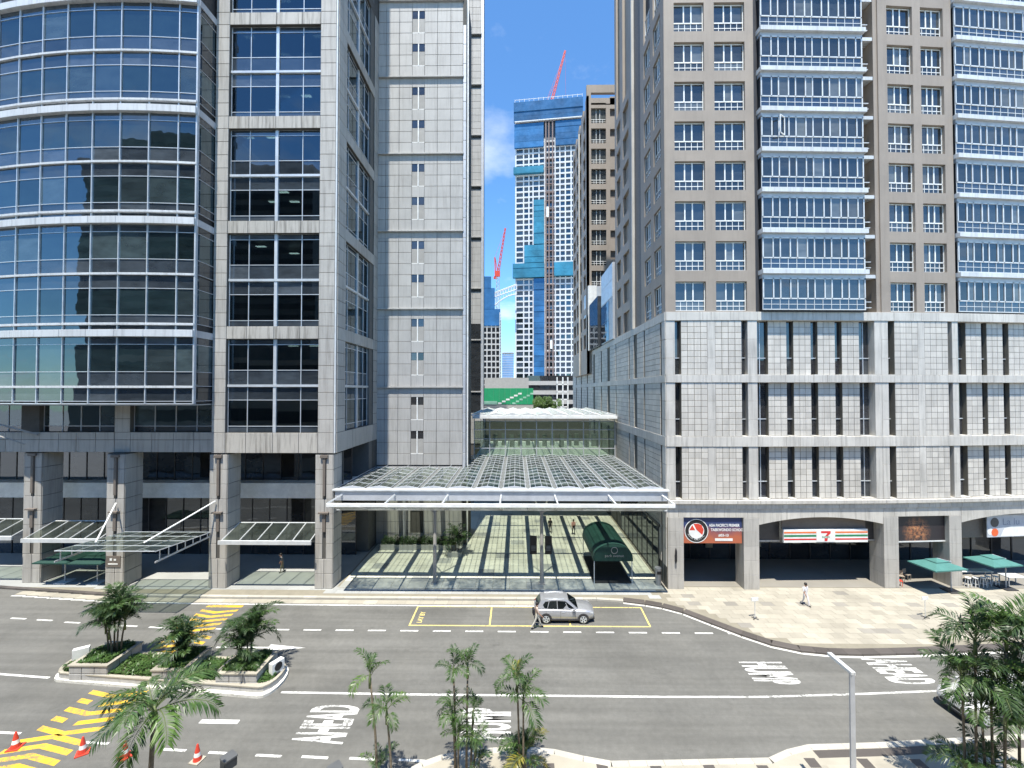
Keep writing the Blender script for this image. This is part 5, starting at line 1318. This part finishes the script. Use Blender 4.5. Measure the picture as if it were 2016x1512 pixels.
MB().box(-.18, -.29, 1.0, .18, -.26, 1.25).build('slot', M_['black'], BI, T(12.35, 37.2, .14))
UB = thing('wall_lamp', 'slim dark wall lamp on the podium corner pier', 'lamp', (13.5, 36.3, 2.5)); MB().tube([(13.55, 36.27, 2.35), (13.55, 36.22, 2.6), (13.55, 36.22, 3.4), (13.55, 36.27, 3.65)], [.03, .09, .09, .03], 8).build('body', M_['black'], UB); MB().box(13.5, 36.25, 2.9, 13.6, 36.42, 3.0).build('bracket', M_['black'], UB)
hb = thing('hedge', 'dark leafy hedge in a trough along the wall under the passage roof', 'hedge', (-10.5, 45.5, 0))
MB().box(-14.5, 44.9, .14, -6.4, 46.3, .7).build('trough', M_['tile_floor_dark'], hb); cover(None, -14.4, -6.5, 44.95, 46.2, .7, 5000, .9, 'foliage', hb, 'frond_dark', 77)
palm('leafy indoor palm beside the passage column', -6.3, 43.6, [(0, 0, 1.6, .1, 0, 11, 1.1), (.3, .1, 1.1, .2, 0, 10, 1.0), (-.3, 0, .8, -.2, 0, 9, .9)], 'ddg', .5, 1.0, 'indoor_palm', seed=41)
PT = bpy.data.objects['indoor_palm']
MB().box(-7.0, 43.0, .14, -5.6, 44.2, .62).build('pot', M_['tile_floor_dark'], PT)

# ---------------------------------------------------------------- vehicles
def carpaint(name, col, metal=.6):
    m, nd, lk, b = newmat(name); h = N(nd, lk); b.inputs['Base Color'].default_value = (*col, 1); b.inputs['Metallic'].default_value = metal; b.inputs['Roughness'].default_value = .34
    b.inputs['Coat Weight'].default_value = .7; b.inputs['Coat Roughness'].default_value = .05
    lk.new(h.scale(rgbc(nd, col), h.rng(h.noise(h.obj(), 2.5, 4), .3, .7, .92, 1.05)), b.inputs['Base Color']); return m
car_glass = glass_coated('car_glass', (.8, .9, 1), (.01, .014, .015), (.02, .025, .025), .2, .07, .0)
def car(name, label, M2, paintm):
    t = tag(put(name, None, None, M2), label, 'car')
    # cross sections: x, [(y, z) ...] half profile from sill to top centre
    def sec(x, wd, zb, zs, zt, crown=.03): return [(x, y, z) for y, z in ((0, zb), (wd*.86, zb), (wd*.97, zb+.12), (wd, (zb+zs)/2+.02), (wd*.985, zs-.06), (wd*.93, zs+.01), (wd*.70, zt), (0, zt+crown))]
    S = [sec(-2.20, .70, .42, .74, .86), sec(-2.14, .82, .32, .88, 1.0), sec(-1.95, .89, .27, .97, 1.06), sec(-1.4, .92, .25, 1.0, 1.08), sec(-.5, .92, .24, .98, 1.06), sec(.5, .92, .24, .96, 1.04),
         sec(.95, .92, .24, .95, 1.05), sec(1.45, .915, .25, .92, 1.0), sec(1.85, .88, .27, .86, .93), sec(2.10, .78, .30, .76, .84), sec(2.22, .60, .36, .62, .70)]
    m = MB(); n_ = 8
    for s in S:
        m.v += s; m.v += [(x, -y, z) for x, y, z in s]
    st = 2*n_
    for i in range(len(S)-1):
        a, b = i*st, (i+1)*st
        for k in range(n_-1):
            m.f.append((a+k, b+k, b+k+1, a+k+1)); m.f.append((a+n_+k, a+n_+k+1, b+n_+k+1, b+n_+k)); m.m += [0, 0]
    for e, r in ((0, 1), (len(S)-1, 0)):
        a = e*st
        for k in range(n_-1):
            q = (a+k, a+k+1, a+n_+k+1, a+n_+k); m.f.append(q if r else q[::-1]); m.m.append(0)
    body = m.build('body', paintm, t, M2, smooth=True)
    # greenhouse in body colour, glass panes laid on it
    belt = [(-2.05, .78), (-1.6, .86), (-.6, .875), (.3, .87), (.98, .80)]; roof = [(-1.72, .62), (-1.35, .66), (-.6, .68), (.0, .655), (.28, .60)]
    bz = [1.03, 1.05, 1.04, 1.02, 1.03]; rz_ = [1.56, 1.62, 1.655, 1.63, 1.585]
    g = MB()
    for s in (1, -1):
        for i in range(4):
            q = [(belt[i][0], s*belt[i][1], bz[i]), (belt[i+1][0], s*belt[i+1][1], bz[i+1]), (roof[i+1][0], s*roof[i+1][1], rz_[i+1]), (roof[i][0], s*roof[i][1], rz_[i])]
            g.quad(q if s < 0 else q[::-1])
    for i in range(4):
        for (ya5, yb5, dz0, dz1) in ((-1, -.5, 0, .03), (-.5, .5, .03, .03), (.5, 1, .03, 0)):
            g.quad([(roof[i][0], ya5*roof[i][1], rz_[i]+dz0), (roof[i+1][0], ya5*roof[i+1][1], rz_[i+1]+dz0), (roof[i+1][0], yb5*roof[i+1][1], rz_[i+1]+dz1), (roof[i][0], yb5*roof[i][1], rz_[i]+dz1)])
    g.quad([(.98, -.80, 1.03), (.98, .80, 1.03), (.28, .60, 1.585), (.28, .3, 1.612), (.28, -.3, 1.612), (.28, -.60, 1.585)]); g.quad([(-2.05, .78, 1.03), (-2.05, -.78, 1.03), (-1.72, -.62, 1.56), (-1.72, .62, 1.56)])
    g.build('roof', paintm, t, M2)
    def lerp(a, b, u): return tuple(a[i]+(b[i]-a[i])*u for i in range(3))
    for s in (-1, 1):
        def pt(i, f, u):
            a = (belt[i][0]+(belt[i+1][0]-belt[i][0])*f, s*(belt[i][1]+(belt[i+1][1]-belt[i][1])*f+.012), bz[i]+(bz[i+1]-bz[i])*f); b = (roof[i][0]+(roof[i+1][0]-roof[i][0])*f, s*(roof[i][1]+(roof[i+1][1]-roof[i][1])*f+.012), rz_[i]+(rz_[i+1]-rz_[i])*f); return lerp(a, b, u)
        for nm, pts in (('rear_quarter_window', [pt(0, .75, .45), pt(1, .1, .12), pt(1, .3, .10), pt(1, .3, .84), pt(0, .95, .80)]), ('rear_door_window', [pt(1, .36, .08), pt(2, .05, .06), pt(2, .05, .88), pt(1, .36, .86)]), ('front_door_window', [pt(2, .12, .06), pt(3, .72, .06), pt(3, .45, .55), pt(3, .1, .85), pt(2, .12, .88)])):
            MB().quad(pts if s < 0 else pts[::-1]).build(nm, car_glass, t, M2)
        MB().box(.55, s*.93-.0, .98, .78, s*1.08, 1.12).build('mirror', paintm, t, M2)
        MB().box(-.2, s*.915-.01, .80, .0, s*.915+.012, .84).box(-1.15, s*.915-.01, .82, -.95, s*.915+.012, .86).build('door_handle', M_['grey_metal'], t, M2)
        for x in (-1.36, -.3, .78): MB().box(x-.006, s*.921-.004, .34, x+.006, s*.921+.004, .96).build('door_seam', M_['black'], t, M2)
        MB().box(-1.0, s*.905-.015, .26, 1.0, s*.905+.022, .36).build('sill_cladding', M_['dark_metal'], t, M2)
        for x in (-1.36, 1.36):
            arc_ = MB(); k = 12
            for i in range(k):
                a, b = math.pi*i/k*1.1-.15, math.pi*(i+1)/k*1.1-.15
                arc_.quad([(x+.33*math.cos(a), s*.932, .34+.33*math.sin(a)), (x+.33*math.cos(b), s*.932, .34+.33*math.sin(b)), (x+.43*math.cos(b), s*.926, .34+.43*math.sin(b)), (x+.43*math.cos(a), s*.926, .34+.43*math.sin(a))])
            arc_.build('wheel_arch', M_['dark_metal'], t, M2)
            w_ = MB().tube([(x, s*.72, .34), (x, s*.93, .34)], .34, 22).build('wheel', M_['rubber'], t, M2)
            rim = MB()
            for i in range(5):
                a = 2*math.pi*i/5+.3; d = Vector((math.cos(a), 0, math.sin(a))); c = Vector((x, s*.94, .34)); e = Vector((-math.sin(a), 0, math.cos(a)))*.045
                rim.quad([c+d*.03+e, c+d*.24+e*1.2, c+d*.24-e*1.2, c+d*.03-e])
            for i in range(18):
                a, b = 2*math.pi*i/18, 2*math.pi*(i+1)/18; rim.quad([(x+.215*math.cos(a), s*.938, .34+.215*math.sin(a)), (x+.215*math.cos(b), s*.938, .34+.215*math.sin(b)), (x+.25*math.cos(b), s*.938, .34+.25*math.sin(b)), (x+.25*math.cos(a), s*.938, .34+.25*math.sin(a))])
            rim.build('rim', M_['alu'], w_, M2)
        MB().quad([(1.80, s*.885, .80), (2.10, s*.785, .70), (2.08, s*.77, .80), (1.86, s*.86, .885)][::s]).build('headlight', M_['alu_white'], t, M2)
        MB().quad([(-2.16, s*.80, .84), (-1.95, s*.90, .86), (-1.95, s*.885, .99), (-2.13, s*.80, .99)][::-s]).build('tail_light', M_['red'], t, M2)
    MB().quad([(.965, -.72, 1.075), (.965, .72, 1.075), (.31, .55, 1.575), (.31, -.55, 1.575)]).quad([(.97, -.5, 1.078), (.97, .5, 1.078), (.31, .3, 1.60), (.31, -.3, 1.60)]).build('windscreen', car_glass, t, M2 @ T(.02, 0, .008))
    MB().quad([(-2.045, .68, 1.08), (-2.045, -.68, 1.08), (-1.76, -.55, 1.51), (-1.76, .55, 1.51)]).build('rear_window', car_glass, t, M2 @ T(-.012, 0, .006))
    MB().box(2.10, -.5, .42, 2.235, .5, .56).build('grille', M_['black'], t, M2); MB().box(2.0, -.7, .26, 2.215, .7, .37).build('bumper', M_['dark_metal'], t, M2); MB().box(-2.215, -.7, .30, -2.0, .7, .44).build('rear_bumper', M_['dark_metal'], t, M2)
    for s in (-.58, .58): MB().bar((-1.4, s, 1.67), (-.0, s, 1.675), .035).build('roof_rail', M_['alu'], t, M2)
    return t
silver = carpaint('silver_paint', (.50, .51, .53)); whitep = carpaint('white_paint', (.52, .52, .52), .0)
car('parked_car', 'silver sports utility car parked in the yellow bay', T(3.52, 32.05, .004), silver)
car('white_car', 'white car half hidden behind the dense palm clump', T(25.2, 22.9, .004) @ Matrix.Rotation(R(183), 4, 'Z') @ Matrix.Scale(1.05, 4), whitep)
def scooter(label, x, y, rz, boxm, bodym):
    M2 = T(x, y, .0) @ Matrix.Rotation(rz, 4, 'Z'); t = tag(put('scooter', None, None, M2), label, 'scooter')
    for xw in (-.62, .66):
        w_ = MB().tube([(xw, -.06, .27), (xw, .06, .27)], .27, 18).build('wheel', M_['rubber'], t, M2); MB().tube([(xw, -.065, .27), (xw, .065, .27)], .15, 14).build('rim', M_['alu'], w_, M2)
    MB().vprism([(-.75, .42), (-.3, .3), (.15, .3), (.42, .55), (.5, .95), (.4, .98), (.22, .6), (.0, .5), (-.1, .68), (-.8, .74)], -.14, .14).build('body', bodym, t, M2)
    MB().vprism([(-.8, .74), (-.1, .69), (-.05, .78), (-.78, .82)], -.13, .13).build('seat', M_['black'], t, M2)
    MB().bar((.45, 0, .9), (.66, 0, .27), .06).bar((.42, -.33, 1.02), (.42, .33, 1.02), .035).bar((.45, 0, .9), (.42, 0, 1.02), .05).build('handlebar', M_['dark_metal'], t, M2)
    b = MB(); b.prism([(-.95, -.20), (-.91, -.24), (-.49, -.24), (-.45, -.20), (-.45, .20), (-.49, .24), (-.91, .24), (-.95, .20)], .86, 1.22).build('top_box', boxm, t, M2)
    MB().prism([(-.965, -.21), (-.92, -.255), (-.48, -.255), (-.435, -.21), (-.435, .21), (-.48, .255), (-.92, .255), (-.965, .21)], 1.221, 1.29).build('top_box_lid', lidm, t, M2)
    return M2
greybox = plain('grey_box', (.045, .05, .055), .5); lidm = plain('box_lid', (.10, .105, .11), .45)
M_s1 = scooter('teal scooter with a dark top box standing at the bottom picture edge', -12.78, 17.72, R(238), greybox, plain('teal_paint', (.02, .33, .27), .35))
M_s2 = scooter('dark and red scooter just entering at the bottom picture edge', -8.1, 17.35, R(225), greybox, M_['red'])

# ---------------------------------------------------------------- people
def person(name, label, M2, J, mats, height=1.7):
    """J: joint positions in metres (x forward, y left, z up); one skinned body, coloured by region"""
    V = ['pelvis', 'waist', 'chest', 'neck', 'head', 'crown', 'shl', 'ell', 'hal', 'fil', 'shr', 'elr', 'har', 'fir', 'hil', 'knl', 'anl', 'tol', 'hir', 'knr', 'anr', 'tor']
    E = [(0, 1), (1, 2), (2, 3), (3, 4), (4, 5), (2, 6), (6, 7), (7, 8), (8, 9), (2, 10), (10, 11), (11, 12), (12, 13), (0, 14), (14, 15), (15, 16), (16, 17), (0, 18), (18, 19), (19, 20), (20, 21)]
    rad = dict(pelvis=(.15, .11), waist=(.135, .10), chest=(.155, .115), neck=(.052, .052), head=(.082, .095), crown=(.065, .075), sh=(.075, .07), el=(.048, .048), ha=(.034, .03), fi=(.03, .018), hi=(.092, .092), kn=(.062, .062), an=(.042, .042), to=(.042, .032))
    me = bpy.data.meshes.new('p'); me.from_pydata([J[v] for v in V], E, []); ob = bpy.data.objects.new('p', me); COL.objects.link(ob)
    md = ob.modifiers.new('s', 'SKIN'); md.use_smooth_shade = True; sb = ob.modifiers.new('u', 'SUBSURF'); sb.levels = 2; sb.render_levels = 2
    for i, v in enumerate(V): 
        r = rad.get(v) or rad[v[:2]]; me.skin_vertices[0].data[i].radius = r
    me.skin_vertices[0].data[0].use_root = True
    dg = bpy.context.evaluated_depsgraph_get(); ev = ob.evaluated_get(dg); nm = bpy.data.meshes.new_from_object(ev); bpy.data.objects.remove(ob)
    nm.name = 'body'; nm.materials.clear()
    for m in mats: nm.materials.append(m)                          # skin, shirt, trousers, shoes
    reg = [2, 1, 1, 0, 0, 1, 1, 0, 0, 1, 1, 0, 0, 2, 2, 2, 3, 2, 2, 2, 3]
    P = [Vector(J[v]) for v in V]
    for f in nm.polygons:
        c = f.center; best, bi = 9, 0
        for k, (a, b) in enumerate(E):
            ab = P[b]-P[a]; u = max(0, min(1, (c-P[a]).dot(ab)/max(1e-6, ab.length_squared))); d = (c-(P[a]+ab*u)).length
            if d < best: best, bi = d, k
        f.material_index = reg[bi]; f.use_smooth = True
    t = tag(put(name, None, None, M2), label, 'person')
    put('body', nm, t, M2)
    hd = Vector(J['head'])+Vector((0, 0, .07)); h_ = MB()
    lathe(h_, [(.105, -.02), (.112, .05), (.095, .11), (.05, .145), (0, .15)], 14); h_.build('hair', mats[4], t, M2 @ T(hd.x-.018, hd.y, hd.z-.01), smooth=True)
    fx = Vector(J['head'])
    MB().tube([(fx.x+.09, 0+fx.y, fx.z+.03), (fx.x+.118, fx.y, fx.z-.005)], [.012, .018], 6).build('nose', mats[0], t, M2)
    for s in (-1, 1):
        MB().tube([(fx.x+.085, fx.y+s*.035, fx.z+.03), (fx.x+.097, fx.y+s*.035, fx.z+.03)], .012, 6).build('eye', M_['black'], t, M2); MB().tube([(fx.x, fx.y+s*.082, fx.z-.01), (fx.x, fx.y+s*.1, fx.z+.01)], [.02, .028], 6).build('ear', mats[0], t, M2)
    for hnd, arm in (('hal', 'fil'), ('har', 'fir')):
        a, b = Vector(J[hnd]), Vector(J[arm]); d = (b-a).normalized(); sd = d.cross(Vector((1, 0, 0))).normalized()
        for k, ln in enumerate((.055, .065, .07, .06)): MB().tube([b-d*.02+Vector((1, 0, 0))*(k-1.5)*.018, b+d*ln*.6+Vector((1, 0, 0))*(k-1.5)*.019, b+d*ln+Vector((1, 0, 0))*(k-1.5)*.017+Vector((.008, 0, .0))], [.01, .009, .007], 5).build('finger', mats[0], t, M2)
        MB().tube([a+d*.02+Vector((.03, 0, 0)), a+d*.06+Vector((.055, 0, 0))], [.012, .009], 5).build('thumb', mats[0], t, M2)
    return t
def pose(stride=.25, arm=.25, bend=0.0, head=0):
    J = dict(pelvis=(0, 0, .93), waist=(.01+bend*.1, 0, 1.10), chest=(.02+bend*.25, 0, 1.34), neck=(.03+bend*.35, 0, 1.50), head=(.05+bend*.4, 0, 1.60), crown=(.05+bend*.42, 0, 1.69))
    for s, k in ((1, 'l'), (-1, 'r')):
        st = stride*s; ar_ = -arm*s
        J['hi'+k] = (0, s*.09, .88); J['kn'+k] = (st*.55+.05, s*.095, .49); J['an'+k] = (st*1.1-.02, s*.095, .085+max(0, -st)*.12); J['to'+k] = (st*1.1+.15, s*.10, .045+max(0, -st)*.02)
        J['sh'+k] = (.02+bend*.25, s*.19, 1.42); J['el'+k] = (ar_*.35+bend*.2, s*.235, 1.15); J['ha'+k] = (ar_*.9+.08+bend*.2, s*.225, .92); J['fi'+k] = (ar_*1.0+.11+bend*.2, s*.22, .84)
    return J
def cl(name, c): return plain(name, c, .8, 0, .02, .2, .2, 8)
skin = plain('skin', (.36, .20, .13), .5, 0, .02, .08); hairm = plain('hair', (.015, .012, .01), .5)
beige = cl('cloth_beige', (.52, .40, .32)); pale = cl('cloth_pale', (.50, .48, .42)); whitec = cl('cloth_white', (.70, .69, .70)); darkc = cl('cloth_dark', (.03, .03, .035)); greyc = cl('cloth_grey', (.16, .165, .17)); tealc = cl('cloth_teal', (.02, .36, .30)); shoe = cl('shoe', (.04, .035, .03)); khaki = cl('cloth_khaki', (.28, .25, .17)); redc = cl('cloth_red', (.5, .03, .04)); pinkc = cl('cloth_pink', (.55, .30, .26))
def at_(x, y, z, a, s=1): return T(x, y, z) @ Matrix.Rotation(R(a), 4, 'Z') @ Matrix.Scale(s, 4)
pm = person('person', 'person in a beige shirt and pale trousers walking past the silver car', at_(1.42, 30.55, .005, 8, 1.04), pose(.34, .28), [skin, beige, pale, shoe, hairm])
MB().box(-.26, -.19, 1.0, -.13, .19, 1.38).build('backpack', darkc, pm, at_(1.42, 30.55, .005, 8, 1.04))
person('person', 'person in white with a pink bag crossing the sunny plaza', at_(22.75, 33.75, .135, -75), pose(.22, .18), [skin, whitec, whitec, shoe, hairm])
person('person', 'person in grey standing in the shaded arcade between the piers', at_(-24.0+2.2, 39.3, .145, 200), pose(.12, .1, .25), [skin, greyc, khaki, shoe, hairm])
person('person', 'dark clad person far inside the sunlit passage', at_(4.0, 50.5, .155, -90), pose(.2, .2), [skin, darkc, darkc, shoe, hairm])
person('person', 'person in a dull pink top far inside the passage, right of the other walker', at_(6.7, 50.0, .155, -80), pose(.15, .2), [skin, pinkc, darkc, shoe, hairm])
print('objects', len(bpy.data.objects), 'tris', sum(len(o.data.polygons)*2 for o in bpy.data.objects if o.type == 'MESH'))
